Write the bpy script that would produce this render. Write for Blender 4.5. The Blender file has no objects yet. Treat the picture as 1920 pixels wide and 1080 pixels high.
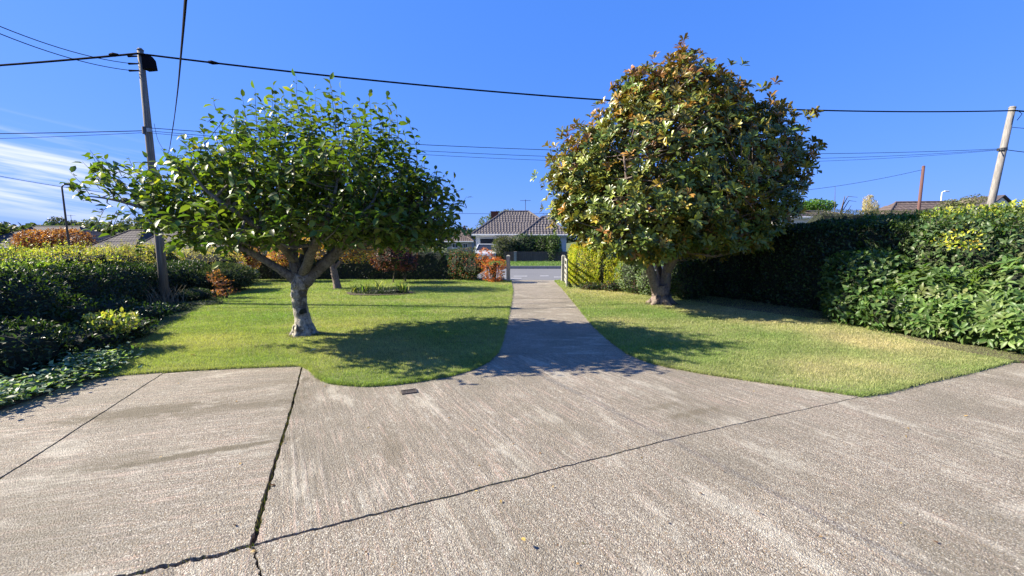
import bpy, math, random
import numpy as np
from mathutils import Vector
R = math.radians
random.seed(7)
rng = np.random.default_rng(7)
S = bpy.context.scene
C = S.collection

# ---------------------------------------------------------------- camera
CAM_H, F, HZ = 1.9, 780.0, 448.0          # metres, focal length in photo pixels, horizon row
PITCH = math.atan((540 - HZ) / F)
cd = bpy.data.cameras.new('camera'); cam = bpy.data.objects.new('camera', cd); C.objects.link(cam)
cam.location = (0, 0, CAM_H); cam.rotation_euler = (R(90) - PITCH, 0, 0)
cd.sensor_width = 36; cd.lens = F * 36 / 1920; cd.clip_start = 0.05; cd.clip_end = 3000
S.camera = cam

# ---------------------------------------------------------------- sky and sun
SUN_EL, SUN_AZ = R(34), R(-85.5)          # azimuth measured from +Y towards +X
w = bpy.data.worlds.new('World'); S.world = w; w.use_nodes = True
wn, wl = w.node_tree.nodes, w.node_tree.links
wn.clear()
def WN(t, **k):
    n = wn.new(t)
    for a, b in k.items(): setattr(n, a, b)
    return n
def wmath(op, a, b=None, c=None, clamp=False):
    n = WN('ShaderNodeMath', operation=op, use_clamp=clamp)
    for i, x in enumerate((a, b, c)):
        if x is None: continue
        if isinstance(x, (int, float)): n.inputs[i].default_value = x
        else: wl.new(x, n.inputs[i])
    return n.outputs[0]
sky = WN('ShaderNodeTexSky', sky_type='NISHITA', sun_disc=False, sun_elevation=SUN_EL, sun_rotation=SUN_AZ)
sky.altitude = 60; sky.air_density = 1.0; sky.dust_density = 0.3; sky.ozone_density = 2.6
sp_ = WN('ShaderNodeSeparateColor'); wl.new(sky.outputs[0], sp_.inputs[0]); hs = WN('ShaderNodeCombineColor')
for i_, (g_, p_) in enumerate(((.325, .60), (.835, .38), (2.45, .30))):      # the deep saturated blue of this sky, channel by channel
    wl.new(wmath('MULTIPLY', wmath('POWER', sp_.outputs[i_], p_), g_), hs.inputs[i_])
tc = WN('ShaderNodeTexCoord'); sx = WN('ShaderNodeSeparateXYZ'); wl.new(tc.outputs['Generated'], sx.inputs[0])
az = wmath('ARCTAN2', sx.outputs[0], sx.outputs[1]); el = wmath('ARCSINE', sx.outputs[2])
cb = WN('ShaderNodeCombineXYZ')
tilt = wmath('ADD', el, wmath('MULTIPLY', wmath('ADD', az, 0.85), 0.16))
wl.new(wmath('MULTIPLY', az, 3.2), cb.inputs[0]); wl.new(wmath('MULTIPLY', tilt, 46.0), cb.inputs[1])
nz = WN('ShaderNodeTexNoise'); nz.inputs['Scale'].default_value = 1.0; nz.inputs['Detail'].default_value = 7; nz.inputs['Roughness'].default_value = .56; nz.inputs['Distortion'].default_value = .35
wl.new(cb.outputs[0], nz.inputs['Vector'])
def wsm(x, a, b):
    n = WN('ShaderNodeMapRange', interpolation_type='SMOOTHSTEP'); wl.new(x, n.inputs[0])
    n.inputs[1].default_value = a; n.inputs[2].default_value = b
    return n.outputs[0]
band = wmath('MULTIPLY', wsm(tilt, 0.142, 0.134), wsm(tilt, 0.015, 0.07))
m = wmath('MULTIPLY', band, wsm(az, -0.62, -0.84))
m = wmath('MULTIPLY', m, wsm(nz.outputs[0], 0.38, 0.60))
band2 = wmath('MULTIPLY', wmath('MULTIPLY', wsm(tilt, .20, .17), wsm(az, -.60, -.75)), wmath('MULTIPLY', wsm(nz.outputs[0], .45, .75), .35))
m = wmath('MAXIMUM', wmath('MULTIPLY', m, 0.95), band2)
mx = WN('ShaderNodeMixRGB'); wl.new(m, mx.inputs[0]); wl.new(hs.outputs[0], mx.inputs[1]); mx.inputs[2].default_value = (3.3, 3.55, 4.1, 1)
bg = WN('ShaderNodeBackground'); bg.inputs[1].default_value = 0.10
wl.new(mx.outputs[0], bg.inputs[0]); wo = WN('ShaderNodeOutputWorld'); wl.new(bg.outputs[0], wo.inputs[0])

sl = bpy.data.lights.new('sun', 'SUN'); sl.energy = 5.0; sl.angle = R(0.53); sl.color = (1, .91, .75)
sun = bpy.data.objects.new('sun', sl); C.objects.link(sun)
SD = Vector((math.sin(SUN_AZ) * math.cos(SUN_EL), math.cos(SUN_AZ) * math.cos(SUN_EL), math.sin(SUN_EL)))
sun.rotation_euler = SD.to_track_quat('Z', 'Y').to_euler(); sun.location = (-30, 0, 40)
S.view_settings.view_transform = 'Standard'; S.view_settings.look = 'None'
S.view_settings.gamma = 1; S.view_settings.use_curve_mapping = False; S.view_settings.exposure = 1.5
S.cycles.max_bounces = 6; S.cycles.diffuse_bounces = 3; S.cycles.transmission_bounces = 3; S.cycles.transparent_max_bounces = 4

# ---------------------------------------------------------------- helpers
CP, SP = math.cos(PITCH), math.sin(PITCH)
def ray(u, v):
    a, b = (u - 960) / F, (540 - v) / F
    return Vector((a, CP + b * SP, -SP + b * CP))
def G(u, v, z=0.0):
    d = ray(u, v); t = (z - CAM_H) / d.z
    return (d.x * t, d.y * t)
def D(u, v, y):
    d = ray(u, v); t = y / d.y
    return Vector((d.x * t, y, CAM_H + d.z * t))
def X(u, y, v=HZ): return D(u, v, y).x
def Z(v, y, u=960): return D(u, v, y).z

ORG = {}
def link(o, parent=None):
    C.objects.link(o)
    if parent is not None: o.parent = parent
    return o
def tag(o, label=None, cat=None, group=None, kind=None):
    for k, v in (('label', label), ('category', cat), ('group', group), ('kind', kind)):
        if v: o[k] = v
    return o
def root(name, loc, label, cat, group=None, rz=0, world=True):
    o = bpy.data.objects.new(name, None); o.empty_display_size = .2
    o.location = loc; o.rotation_euler = (0, 0, rz); C.objects.link(o)
    ORG[o.name] = Vector(loc) if world else Vector((0, 0, 0))
    return tag(o, label, cat, group)
def org(p):
    while p is not None:
        if p.name in ORG: return ORG[p.name]
        p = p.parent
    return Vector((0, 0, 0))

class MB:
    def __init__(s): s.v = []; s.f = []; s.mi = []
    def add(s, vs, fs, mi=0):
        n = len(s.v); s.v += [tuple(v) for v in vs]; s.f += [tuple(i + n for i in f) for f in fs]; s.mi += [mi] * len(fs); return s
    def box(s, c, sz, rz=0, mi=0):
        x, y, z = [a / 2 for a in sz]; co, si = math.cos(rz), math.sin(rz)
        vs = [(c[0] + a * co - b * si, c[1] + a * si + b * co, c[2] + d) for a, b, d in
              [(-x, -y, -z), (x, -y, -z), (x, y, -z), (-x, y, -z), (-x, -y, z), (x, -y, z), (x, y, z), (-x, y, z)]]
        return s.add(vs, [(0, 3, 2, 1), (4, 5, 6, 7), (0, 1, 5, 4), (1, 2, 6, 5), (2, 3, 7, 6), (3, 0, 4, 7)], mi)
    def bar(s, a, b, wd, th):
        a, b = Vector(a), Vector(b); d = (b - a).normalized(); u = d.cross(Vector((0, 0, 1)))
        if u.length < .01: u = Vector((1, 0, 0))
        u.normalize(); n = u.cross(d); vs = []
        for p in (a, b):
            for i, j in ((-1, -1), (1, -1), (1, 1), (-1, 1)): vs.append(p + u * i * wd / 2 + n * j * th / 2)
        return s.add(vs, [(0, 3, 2, 1), (4, 5, 6, 7), (0, 1, 5, 4), (1, 2, 6, 5), (2, 3, 7, 6), (3, 0, 4, 7)])
    def prism(s, poly, z0, z1, mi=0):
        n = len(poly); vs = [(p[0], p[1], z0) for p in poly] + [(p[0], p[1], z1) for p in poly]
        return s.add(vs, [tuple(range(n))[::-1], tuple(range(n, 2 * n))] + [(i, (i + 1) % n, n + (i + 1) % n, n + i) for i in range(n)], mi)
    def tube(s, pts, rad, n=8, cap=True, rough=0, seed=0):
        pts = [Vector(p) for p in pts]; rr = random.Random(seed)
        if isinstance(rad, (int, float)): rad = [rad] * len(pts)
        up = Vector((0, 0, 1)); vs = []; pu = None
        for i, p in enumerate(pts):
            d = (pts[min(i + 1, len(pts) - 1)] - pts[max(i - 1, 0)]).normalized()
            if pu is None:
                pu = d.cross(up)
                if pu.length < .1: pu = d.cross(Vector((0, 1, 0)))
            else: pu = pu - d * pu.dot(d)
            pu.normalize(); q = d.cross(pu)
            for k in range(n):
                a = 2 * math.pi * k / n; r = rad[i] * (1 + rough * (1.3 * math.sin(3 * a + seed + i * .035) + .8 * math.sin(5 * a + seed * 2 - i * .05) + .5 * math.sin(2 * a + i * .08) + .4 * (rr.random() - .5)))
                vs.append(p + pu * math.cos(a) * r + q * math.sin(a) * r)
        fs = [(i * n + k, i * n + (k + 1) % n, (i + 1) * n + (k + 1) % n, (i + 1) * n + k) for i in range(len(pts) - 1) for k in range(n)]
        if cap: fs += [tuple(range(n))[::-1], tuple(range((len(pts) - 1) * n, len(pts) * n))]
        return s.add(vs, fs)
    def torus(s, c, axis, Rr, r, n=14, k=6):
        c, axis = Vector(c), Vector(axis).normalized(); u = axis.orthogonal().normalized(); q = axis.cross(u); vs = []
        for i in range(n):
            a = 2 * math.pi * i / n; e = u * math.cos(a) + q * math.sin(a)
            for j in range(k):
                b = 2 * math.pi * j / k; vs.append(c + e * (Rr + r * math.cos(b)) + axis * r * math.sin(b))
        return s.add(vs, [(i * k + j, ((i + 1) % n) * k + j, ((i + 1) % n) * k + (j + 1) % k, i * k + (j + 1) % k) for i in range(n) for j in range(k)])
    def build(s, name, mat, parent=None, smooth=False, **kw):
        o0 = org(parent); me = bpy.data.meshes.new(name)
        me.from_pydata([(v[0] - o0.x, v[1] - o0.y, v[2] - o0.z) for v in s.v], [], s.f)
        for mt in (mat if isinstance(mat, (list, tuple)) else [mat]): me.materials.append(mt)
        if any(s.mi): me.polygons.foreach_set('material_index', s.mi)
        if smooth: me.polygons.foreach_set('use_smooth', [True] * len(me.polygons))
        me.update(); o = bpy.data.objects.new(name, me); link(o, parent); return tag(o, **kw)
def smooth_path(pts, n=4):
    """Catmull-Rom through rows of numbers."""
    P = [np.array(p, float) for p in pts]; out = []
    for i in range(len(P) - 1):
        a, b, c, d = P[max(i - 1, 0)], P[i], P[i + 1], P[min(i + 2, len(P) - 1)]
        for k in range(n):
            t = k / n; out.append(.5 * ((2 * b) + (c - a) * t + (2 * a - 5 * b + 4 * c - d) * t * t + (3 * b - a - 3 * c + d) * t ** 3))
    out.append(P[-1]); return out

def npmesh(name, V, T, mat, parent=None, col=None, smooth=False, **kw):
    """triangle mesh from numpy arrays, col = one colour per vertex"""
    o0 = org(parent); V = V - np.array([o0.x, o0.y, o0.z])
    me = bpy.data.meshes.new(name); me.vertices.add(len(V)); me.loops.add(T.size); me.polygons.add(len(T))
    me.vertices.foreach_set('co', V.astype(np.float32).ravel())
    me.loops.foreach_set('vertex_index', T.astype(np.int32).ravel())
    me.polygons.foreach_set('loop_start', np.arange(0, T.size, 3, dtype=np.int32))
    me.update(calc_edges=True)
    if col is not None:
        a = me.color_attributes.new('tint', 'FLOAT_COLOR', 'POINT')
        a.data.foreach_set('color', np.concatenate([col, np.ones((len(col), 1))], 1).astype(np.float32).ravel())
    if smooth: me.polygons.foreach_set('use_smooth', np.ones(len(T), bool))
    me.materials.append(mat); o = bpy.data.objects.new(name, me); link(o, parent); return tag(o, **kw)

# leaf templates: along, across, up, triangles
TS = (np.array([[0, 0, 0], [.45, .5, .10], [1, 0, -.06], [.45, -.5, .10]]), np.array([[0, 2, 1], [0, 3, 2]]))
TO = (np.array([[0, 0, 0], [.33, 0, .0], [.68, 0, -.05], [1, 0, -.20], [.25, .42, .09], [.62, .42, .04], [.25, -.42, .09], [.62, -.42, .04]]),
      np.array([[0, 1, 4], [0, 6, 1], [4, 1, 5], [1, 2, 5], [1, 6, 7], [1, 7, 2], [5, 2, 3], [2, 7, 3]]))
TB = (np.array([[0, 0, 0], [.40, 0, .0], [.75, 0, -.03], [1, 0, -.12], [.35, .30, .07], [.75, .46, .05], [.35, -.30, .07], [.75, -.46, .05]]), TO[1])
def nrmz(a): return a / np.maximum(np.linalg.norm(a, axis=1, keepdims=True), 1e-6)
def leaf_arrays(P, A, Nn, L, W, col, T):
    A = nrmz(A); Nn = nrmz(Nn - A * np.sum(A * Nn, 1, keepdims=True)); B = np.cross(Nn, A)
    t, tri = T; n = len(P); L = np.broadcast_to(L, (n,)); W = np.broadcast_to(W, (n,))
    V = P[:, None] + A[:, None] * (t[:, 0][None, :, None] * L[:, None, None]) + B[:, None] * (t[:, 1][None, :, None] * W[:, None, None]) \
        + Nn[:, None] * (t[:, 2][None, :, None] * L[:, None, None])
    k = len(t); F_ = tri[None] + (np.arange(n) * k)[:, None, None]
    return V.reshape(-1, 3), F_.reshape(-1, 3), np.repeat(col, k, 0)
def palette(n, pal, jit=.18):
    ws = np.array([p[1] for p in pal], float); ws /= ws.sum(); cs = np.array([p[0] for p in pal])
    c = cs[rng.choice(len(pal), n, p=ws)] * (1 + rng.normal(0, jit, (n, 1))) * (1 + rng.normal(0, .06, (n, 3)))
    return np.clip(c * .86, .003, .9)
def foliage(name, parent, P, A, Nn, L, W, col, T, mat, smooth=False, single=0, **kw):
    """the leaves as one part; the nearest SINGLE of them as leaves of their own on shared meshes"""
    P, A, Nn = map(np.asarray, (P, A, Nn)); n = len(P); L = np.broadcast_to(L, (n,)); W = np.broadcast_to(W, (n,))
    if single:
        dist = np.linalg.norm(P - np.array([0, 0, CAM_H]), axis=1) + rng.random(n) * .5
        idx = np.argsort(dist)[:single]; keep = np.ones(n, bool); keep[idx] = False
        groups = np.array_split(idx, 8); o0 = np.array(org(parent))
        for g in groups:
            c = col[g].mean(0) if len(g) < 3 else col[g[rng.integers(len(g))]]
            V, F_, cc = leaf_arrays(np.zeros((1, 3)), np.array([[1., 0, 0]]), np.array([[0, 0, 1.]]), 1.0, float(np.mean(W[g] / L[g])), c[None], T)
            first = npmesh('leaf', V, F_, mat, None, cc, smooth); me = first.data
            C.objects.unlink(first); bpy.data.objects.remove(first)
            AA = nrmz(A[g]); NN = nrmz(Nn[g] - AA * np.sum(AA * Nn[g], 1, keepdims=True)); BB = np.cross(NN, AA)
            for j, i in enumerate(g):
                o = bpy.data.objects.new('leaf', me); link(o, parent)
                from mathutils import Matrix
                mt = Matrix([list(AA[j]), list(BB[j]), list(NN[j])]).transposed()
                o.rotation_euler = mt.to_euler(); o.scale = (L[i],) * 3; o.location = Vector(P[i] - o0)
        P, A, Nn, L, W, col = P[keep], A[keep], Nn[keep], L[keep], W[keep], col[keep]
    V, F_, cc = leaf_arrays(P, A, Nn, L, W, col, T)
    return npmesh(name, V, F_, mat, parent, cc, smooth, kind='stuff', **kw)

_nd = nrmz(rng.normal(size=(9, 3))); _np = rng.random(9) * 6.28
def wob(P, f=1.0, k=0):
    """cheap smooth noise in -1..1"""
    P = np.asarray(P); s = 0
    for i in range(9): s = s + np.sin(P @ (_nd[(i + k) % 9] * f * (1 + .37 * i)) + _np[i] + k * 1.7) / (1 + .22 * i)
    return s / 4.2

# ---------------------------------------------------------------- materials
class M:
    def __init__(s, name):
        s.m = bpy.data.materials.new(name); s.m.use_nodes = True; s.t = s.m.node_tree; s.n = s.t.nodes; s.l = s.t.links; s.n.clear()
        s.out = s.n.new('ShaderNodeOutputMaterial')
    def N(s, t, ins=None, **k):
        n = s.n.new(t)
        for a, b in k.items(): setattr(n, a, b)
        for a, b in (ins or {}).items(): s.set(n, a, b)
        return n
    def set(s, n, a, b):
        if hasattr(b, 'links'): s.l.new(b, n.inputs[a])
        else:
            if isinstance(b, tuple) and len(b) == 3 and n.inputs[a].type == 'RGBA': b = b + (1,)
            n.inputs[a].default_value = b
    def math(s, op, a, b=0.0, clamp=False):
        return s.N('ShaderNodeMath', {0: a, 1: b}, operation=op, use_clamp=clamp).outputs[0]
    def mix(s, f, a, b, bt='MIX'):
        return s.N('ShaderNodeMixRGB', {0: f, 1: a, 2: b}, blend_type=bt).outputs[0]
    def rng(s, x, a, b, c=0.0, d=1.0):
        return s.N('ShaderNodeMapRange', {0: x, 1: a, 2: b, 3: c, 4: d}, interpolation_type='SMOOTHSTEP').outputs[0]
    def pos(s): return s.N('ShaderNodeNewGeometry').outputs['Position']
    def obj(s): return s.N('ShaderNodeTexCoord').outputs['Object']
    def mp(s, v, sc=(1, 1, 1), rot=(0, 0, 0), loc=(0, 0, 0)):
        r = s.N('ShaderNodeMapping', {0: v, 2: rot}).outputs[0]      # turn first, then stretch
        return s.N('ShaderNodeMapping', {0: r, 1: loc, 3: sc}).outputs[0]
    def noise(s, v, sc, det=3, ro=.5, dist=0):
        return s.N('ShaderNodeTexNoise', {'Vector': v, 'Scale': sc, 'Detail': det, 'Roughness': ro, 'Distortion': dist}).outputs[0]
    def bump(s, h, st=.5, d=.01, nrm=None):
        k = {'Strength': st, 'Distance': d, 'Height': h}
        if nrm is not None: k['Normal'] = nrm
        return s.N('ShaderNodeBump', k).outputs[0]
    def pr(s, col, rough=.8, normal=None, **k):
        d = {'Base Color': col, 'Roughness': rough}
        if normal is not None: d['Normal'] = normal
        d.update({a.replace('_', ' '): b for a, b in k.items()})
        n = s.N('ShaderNodeBsdfPrincipled', d); return n.outputs[0]
    def end(s, sh): s.l.new(sh, s.out.inputs[0]); return s.m

def plain(name, col, rough=.6, nscale=8, amp=.12, bump=.0, metal=0):
    m = M(name); v = m.obj(); n = m.noise(v, nscale, 4, .6); sp_l = .05 if rough >= .9 else .5
    c = m.mix(m.rng(n, .3, .7), tuple(.82 * x * (1 - amp) for x in col), tuple(min(1, .82 * x * (1 + amp)) for x in col))
    nr = m.bump(n, bump, .01) if bump else None
    return m.end(m.pr(c, rough, nr, Metallic=metal, Specular_IOR_Level=sp_l))
def leafmat(name, trans=.35, rough=.42, under=None, tmul=(1.7, 2.0, .5), um=.8):
    m = M(name); a = m.N('ShaderNodeAttribute', attribute_name='tint').outputs['Color']; c = a
    if under is not None:
        bf = m.N('ShaderNodeNewGeometry').outputs['Backfacing']; c = m.mix(m.math('MULTIPLY', bf, um), a, under)
    p = m.pr(c, rough, Specular_IOR_Level=.36)
    t = m.N('ShaderNodeBsdfTranslucent', {'Color': m.mix(1.0, c, tmul, 'MULTIPLY')}).outputs[0]
    return m.end(m.N('ShaderNodeMixShader', {0: trans, 1: p, 2: t}).outputs[0])
MAT = {}
MAT['leaf'] = leafmat('broad_leaf', .32, .42, None, (1.5, 1.75, .6))
MAT['leaf_glossy'] = leafmat('glossy_leaf', .13, .34, (.22, .14, .04), (1.7, 1.6, .5), .35)
MAT['leaf_soft'] = leafmat('soft_leaf', .32, .5)
MAT['needle'] = leafmat('needle_leaf', .2, .6)
MAT['grass'] = leafmat('grass_blade', .30, .6)
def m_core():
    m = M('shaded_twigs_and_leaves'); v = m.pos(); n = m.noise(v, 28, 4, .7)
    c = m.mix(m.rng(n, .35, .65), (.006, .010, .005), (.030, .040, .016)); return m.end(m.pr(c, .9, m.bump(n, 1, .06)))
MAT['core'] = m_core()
AJ = math.atan2(.414, 1)           # the slabs' joints are turned this far from the view
STAINS = ((270, 772, .9, .22, .8), (430, 765, .8, .2, .6), (370, 850, .9, .07, .9), (250, 860, .6, .2, .4), (620, 708, .35, .18, .7), (1300, 775, .45, .09, .6), (1240, 762, .3, .08, .4), (735, 840, .10, .5, .4), (560, 745, .15, .9, .35), (500, 720, .8, .15, .4))
def m_concrete(name, ang, exposed, grooves, seed):
    m = M(name); p = m.pos(); v = m.mp(p, rot=(0, 0, -ang))           # x across the grooves, y along them
    wv = m.noise(m.mp(p, loc=(seed, 0, 0)), 1.1, 3, .55)
    st = m.N('ShaderNodeTexNoise', {'Vector': m.mp(v, sc=(1, .035, 1), loc=(seed, 0, 0)), 'Scale': 44, 'Detail': 4, 'Roughness': .65, 'Distortion': .15}).outputs[0]
    st2 = m.noise(m.mp(v, sc=(1, .12, 1), loc=(0, seed, 0)), 15, 5, .75)
    broken = m.noise(p, 16, 4, .7)
    vo = m.N('ShaderNodeTexVoronoi', {'Vector': p, 'Scale': 105.0, 'Randomness': 1.0})
    vb = m.N('ShaderNodeTexVoronoi', {'Vector': p, 'Scale': 230.0})
    peb = m.N('ShaderNodeValToRGB', {0: m.N('ShaderNodeSeparateColor', {0: vo.outputs['Color']}).outputs[0]})
    cr = peb.color_ramp; cr.interpolation = 'CONSTANT'
    for q, c in ((0, (.12, .09, .065)), (.16, (.42, .34, .26)), (.38, (.26, .22, .19)), (.56, (.62, .55, .45)), (.70, (.40, .27, .15)), (.80, (.48, .43, .37)), (.93, (.86, .80, .70))):
        if q in (0,): e = cr.elements[0]
        elif q == .93: e = cr.elements[-1]; e.position = q
        else: e = cr.elements.new(q)
        e.color = c + (1,)
    gap = m.rng(vo.outputs['Distance'], .35, .62)
    pc = m.mix(gap, peb.outputs[0], (.27, .225, .18))
    paste = m.mix(m.rng(m.noise(p, 60, 4, .7), .3, .7), (.37, .325, .265), (.66, .595, .50))
    paste = m.mix(m.rng(m.noise(p, 340, 2, .6), .35, .7), paste, (.17, .15, .13), 'MIX')
    e0 = .62 - exposed * .3
    em = m.rng(m.math('ADD', m.math('MULTIPLY', broken, .5), m.math('MULTIPLY', wv, .5)), e0 - .1, e0 + .06)
    c = m.mix(em, paste, pc)
    lite = m.rng(st, .54, .62); dark = m.rng(st, .47, .39)
    lit2 = m.rng(m.math('MULTIPLY', st2, m.math('ADD', broken, .5)), .54, .72)
    c = m.mix(m.math('MULTIPLY', lite, ( .46) * grooves), c, (.80, .545, .46)); c = m.mix(m.math('MULTIPLY', dark, .62 * grooves), c, (.14, .115, .095))
    c = m.mix(m.math('MULTIPLY', lit2, .62 * grooves), c, (.86, .80, .70))
    c = m.mix(m.rng(m.noise(p, .7, 6, .65), .42, .66, 0, .62), c, (.20, .17, .125))      # old damp stains
    c = m.mix(m.math('MULTIPLY', m.rng(m.noise(m.mp(v, sc=(.9, .3, 1), loc=(3 + seed, 1, 0)), 1.7, 5, .65), .60, .74), .45), c, (.10, .095, .055))
    c = m.mix(m.math('MULTIPLY', m.rng(m.noise(m.mp(v, sc=(1, .35, 1), loc=(0, 0, seed)), 2.6, 7, .75), .52, .66), .36), c, (.78, .72, .62))
    c = m.mix(m.math('MULTIPLY', m.rng(m.noise(m.mp(v, sc=(1, .5, 1), loc=(9, 0, seed)), 7, 6, .8), .55, .68), .6), c, (.17, .14, .11))
    pit = m.noise(p, 62, 6, .85)
    c = m.mix(m.math('MULTIPLY', m.rng(pit, .46, .39), .62 * min(1.2, exposed)), c, (.09, .075, .055)); c = m.mix(m.math('MULTIPLY', m.rng(pit, .55, .63), .48 * min(1.2, exposed)), c, (.95, .89, .78))
    c = m.mix(1.0, c, (.70, .71, .665), 'MULTIPLY')
    for (su, sv, sx, sy, sa) in STAINS:      # damp and mossy marks, each a worn patch of its own
        q = m.mp(m.N('ShaderNodeVectorMath', {0: p, 1: tuple(G(su, sv)) + (0,)}, operation='SUBTRACT').outputs[0], sc=(1 / sx, 1 / sy, 0), rot=(0, 0, -AJ))
        dd = m.N('ShaderNodeVectorMath', {0: q}, operation='LENGTH').outputs['Value']; dd = m.math('ADD', dd, m.math('MULTIPLY', m.math('SUBTRACT', m.noise(m.mp(v, sc=(1, .5, 1)), 9, 6, .75), .5), 2.8))
        c = m.mix(m.rng(dd, .4, 1.1, sa, 0), c, (.105, .085, .05))
    rg = m.N('ShaderNodeTexNoise', {'Vector': m.mp(v, sc=(1, .012, 1), loc=(seed * 3, 0, 0)), 'Scale': 30, 'Detail': 3, 'Roughness': .7}).outputs[0]      # the brush ridges proper
    rm = m.math('MULTIPLY', m.rng(m.noise(m.mp(v, sc=(1, .3, 1)), 1.3, 3, .6), .42, .6), grooves)
    c = m.mix(m.math('MULTIPLY', m.math('MULTIPLY', m.rng(rg, .56, .62), rm), .24), c, (.55, .52, .45)); c = m.mix(m.math('MULTIPLY', m.math('MULTIPLY', m.rng(rg, .46, .40), rm), .34), c, (.10, .088, .07))
    h = m.math('ADD', m.math('MULTIPLY', st, .6 * grooves), m.math('MULTIPLY', m.math('MULTIPLY', rg, rm), 1.6)); h = m.math('ADD', h, 0.0)
    h = m.math('ADD', h, m.math('MULTIPLY', m.math('SUBTRACT', 1.0, vo.outputs['Distance']), m.math('ADD', m.math('MULTIPLY', em, .7), .12)))
    h = m.math('ADD', h, m.math('MULTIPLY', vb.outputs['Distance'], .25)); h = m.math('ADD', h, m.math('MULTIPLY', broken, .5))
    return m.end(m.pr(c, .86, m.bump(h, .8, .010)))
MAT['conc_left'] = m_concrete('brushed_concrete_across', AJ + R(84), .7, .62, 1.0)
MAT['conc_mid'] = m_concrete('brushed_concrete_along', AJ + R(7), .85, .66, 4.0)
MAT['conc_near'] = m_concrete('worn_concrete_exposed_stones', AJ + R(4), 1.3, .42, 9.0)
MAT['conc_drive'] = m_concrete('drive_concrete', R(90), 1.0, .25, 14.0)
def m_ground():
    m = M('rough_grass_ground'); p = m.pos(); c = m.mix(m.rng(m.noise(p, .8, 6, .65), .35, .65), (.045, .075, .02), (.10, .115, .04))
    return m.end(m.pr(c, .95, m.bump(m.noise(p, 12, 5, .7), .8, .05)))
def m_soil():
    m = M('bark_and_soil'); p = m.pos(); n = m.noise(p, 30, 5, .7)
    c = m.mix(m.rng(n, .35, .7), (.035, .025, .018), (.12, .09, .06)); return m.end(m.pr(c, .95, m.bump(n, 1, .03)))
def m_lawn():
    m = M('mown_turf'); p = m.pos(); a = m.noise(p, .9, 5, .6); b = m.noise(m.mp(p, sc=(1, .5, 1)), 70, 4, .75)
    c = m.mix(m.rng(a, .42, .66), (.12, .16, .036), (.30, .26, .14)); c = m.mix(m.rng(b, .3, .6, .55, 0), c, (.045, .06, .015))
    return m.end(m.pr(c, .95, m.bump(b, .8, .02)))
def m_road():
    m = M('asphalt'); p = m.pos(); n = m.noise(p, 90, 3, .7)
    c = m.mix(n, (.10, .10, .104), (.17, .17, .172)); c = m.mix(m.rng(m.noise(p, .6, 4, .6), .4, .7, 0, .35), c, (.10, .10, .105))
    return m.end(m.pr(c, .85, m.bump(n, .4, .01)))
def m_bark(name, c0, c1, c2, vs=1):
    m = M(name); p = m.pos(); q = m.mp(p, sc=(1, 1, .35))
    n = m.noise(q, 22 * vs, 6, .7, .4); f = m.noise(p, 5, 4, .6)
    c = m.mix(m.rng(n, .3, .62), c0, c1); c = m.mix(m.rng(f, .52, .60), c, c2)
    c = m.mix(m.rng(m.noise(p, 34, 4, .6), .58, .66), c, tuple(x * .35 for x in c0)); return m.end(m.pr(c, .85, m.bump(n, 1, .022)))
def m_polewood(name, c0, c1):
    m = M(name); p = m.pos(); n = m.noise(m.mp(p, sc=(1, 1, .03)), 38, 5, .65)
    c = m.mix(m.rng(n, .32, .66), c0, c1); c = m.mix(m.rng(m.noise(p, 1.2, 4, .6), .5, .7, 0, .35), c, c0)
    return m.end(m.pr(c, .85, m.bump(n, .9, .012)))
MAT['ground'], MAT['soil'], MAT['lawn'], MAT['road'] = m_ground(), m_soil(), m_lawn(), m_road()
MAT['bark_grey'] = m_bark('pale_grey_bark', (.15, .135, .105), (.42, .385, .32), (.12, .10, .07))
MAT['bark_brown'] = m_bark('brown_bark', (.10, .07, .055), (.25, .19, .155), (.17, .14, .11))
MAT['limb'] = m_bark('grey_brown_limb_bark', (.085, .075, .06), (.21, .19, .155), (.12, .105, .08))
MAT['twig'] = plain('twig_bark', (.09, .075, .045), .8)
MAT['pole_dark'] = m_polewood('weathered_brown_pole', (.10, .085, .07), (.24, .21, .18))
MAT['pole_pale'] = m_polewood('weathered_silver_pole', (.15, .14, .125), (.28, .26, .235))
MAT['pole_red'] = m_polewood('red_brown_pole', (.09, .04, .035), (.14, .07, .06))
MAT['post'] = m_polewood('silvered_gate_timber', (.27, .26, .21), (.46, .44, .37))
MAT['fence'] = m_polewood('dark_fence_timber', (.07, .05, .04), (.13, .10, .08))
MAT['cable'] = plain('black_cable', (.006, .006, .009), .95)
MAT['wire'] = plain('grey_wire', (.014, .015, .022), .95)
MAT['metal'] = plain('galvanised_steel', (.38, .39, .40), .5, metal=.4)
MAT['dark_metal'] = plain('dark_painted_steel', (.06, .06, .066), .6)
MAT['black'] = plain('black_plastic', (.008, .008, .012), .92)
MAT['white'] = plain('white_render', (.80, .79, .76), .8, 4, .05, .1)
MAT['trim'] = plain('white_gloss_trim', (.78, .78, .76), .4)
MAT['brick'] = plain('red_brick', (.16, .065, .045), .9, 30, .4, .4)
MAT['glass'] = plain('dark_window_glass', (.03, .035, .045), .08)
MAT['stone'] = plain('rendered_pale_stone', (.40, .36, .31), .9, 20, .25, .4)
MAT['tile_brown'] = plain('brown_clay_tile', (.13, .095, .08), .8, 6, .35, .3)
MAT['tile_grey'] = plain('grey_brown_concrete_tile', (.125, .108, .105), .8, 3, .25, .3)
MAT['tile_dark'] = plain('dark_brown_tile', (.062, .050, .052), .8, 3, .25, .3)
MAT['paint'] = plain('road_paint', (.72, .72, .70), .7, 12, .12)
MAT['kerb'] = plain('kerb_concrete', (.33, .32, .30), .9, 14, .2, .3)
MAT['iron'] = plain('rusty_cast_iron', (.075, .06, .05), .7, 60, .4, .6)
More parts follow.
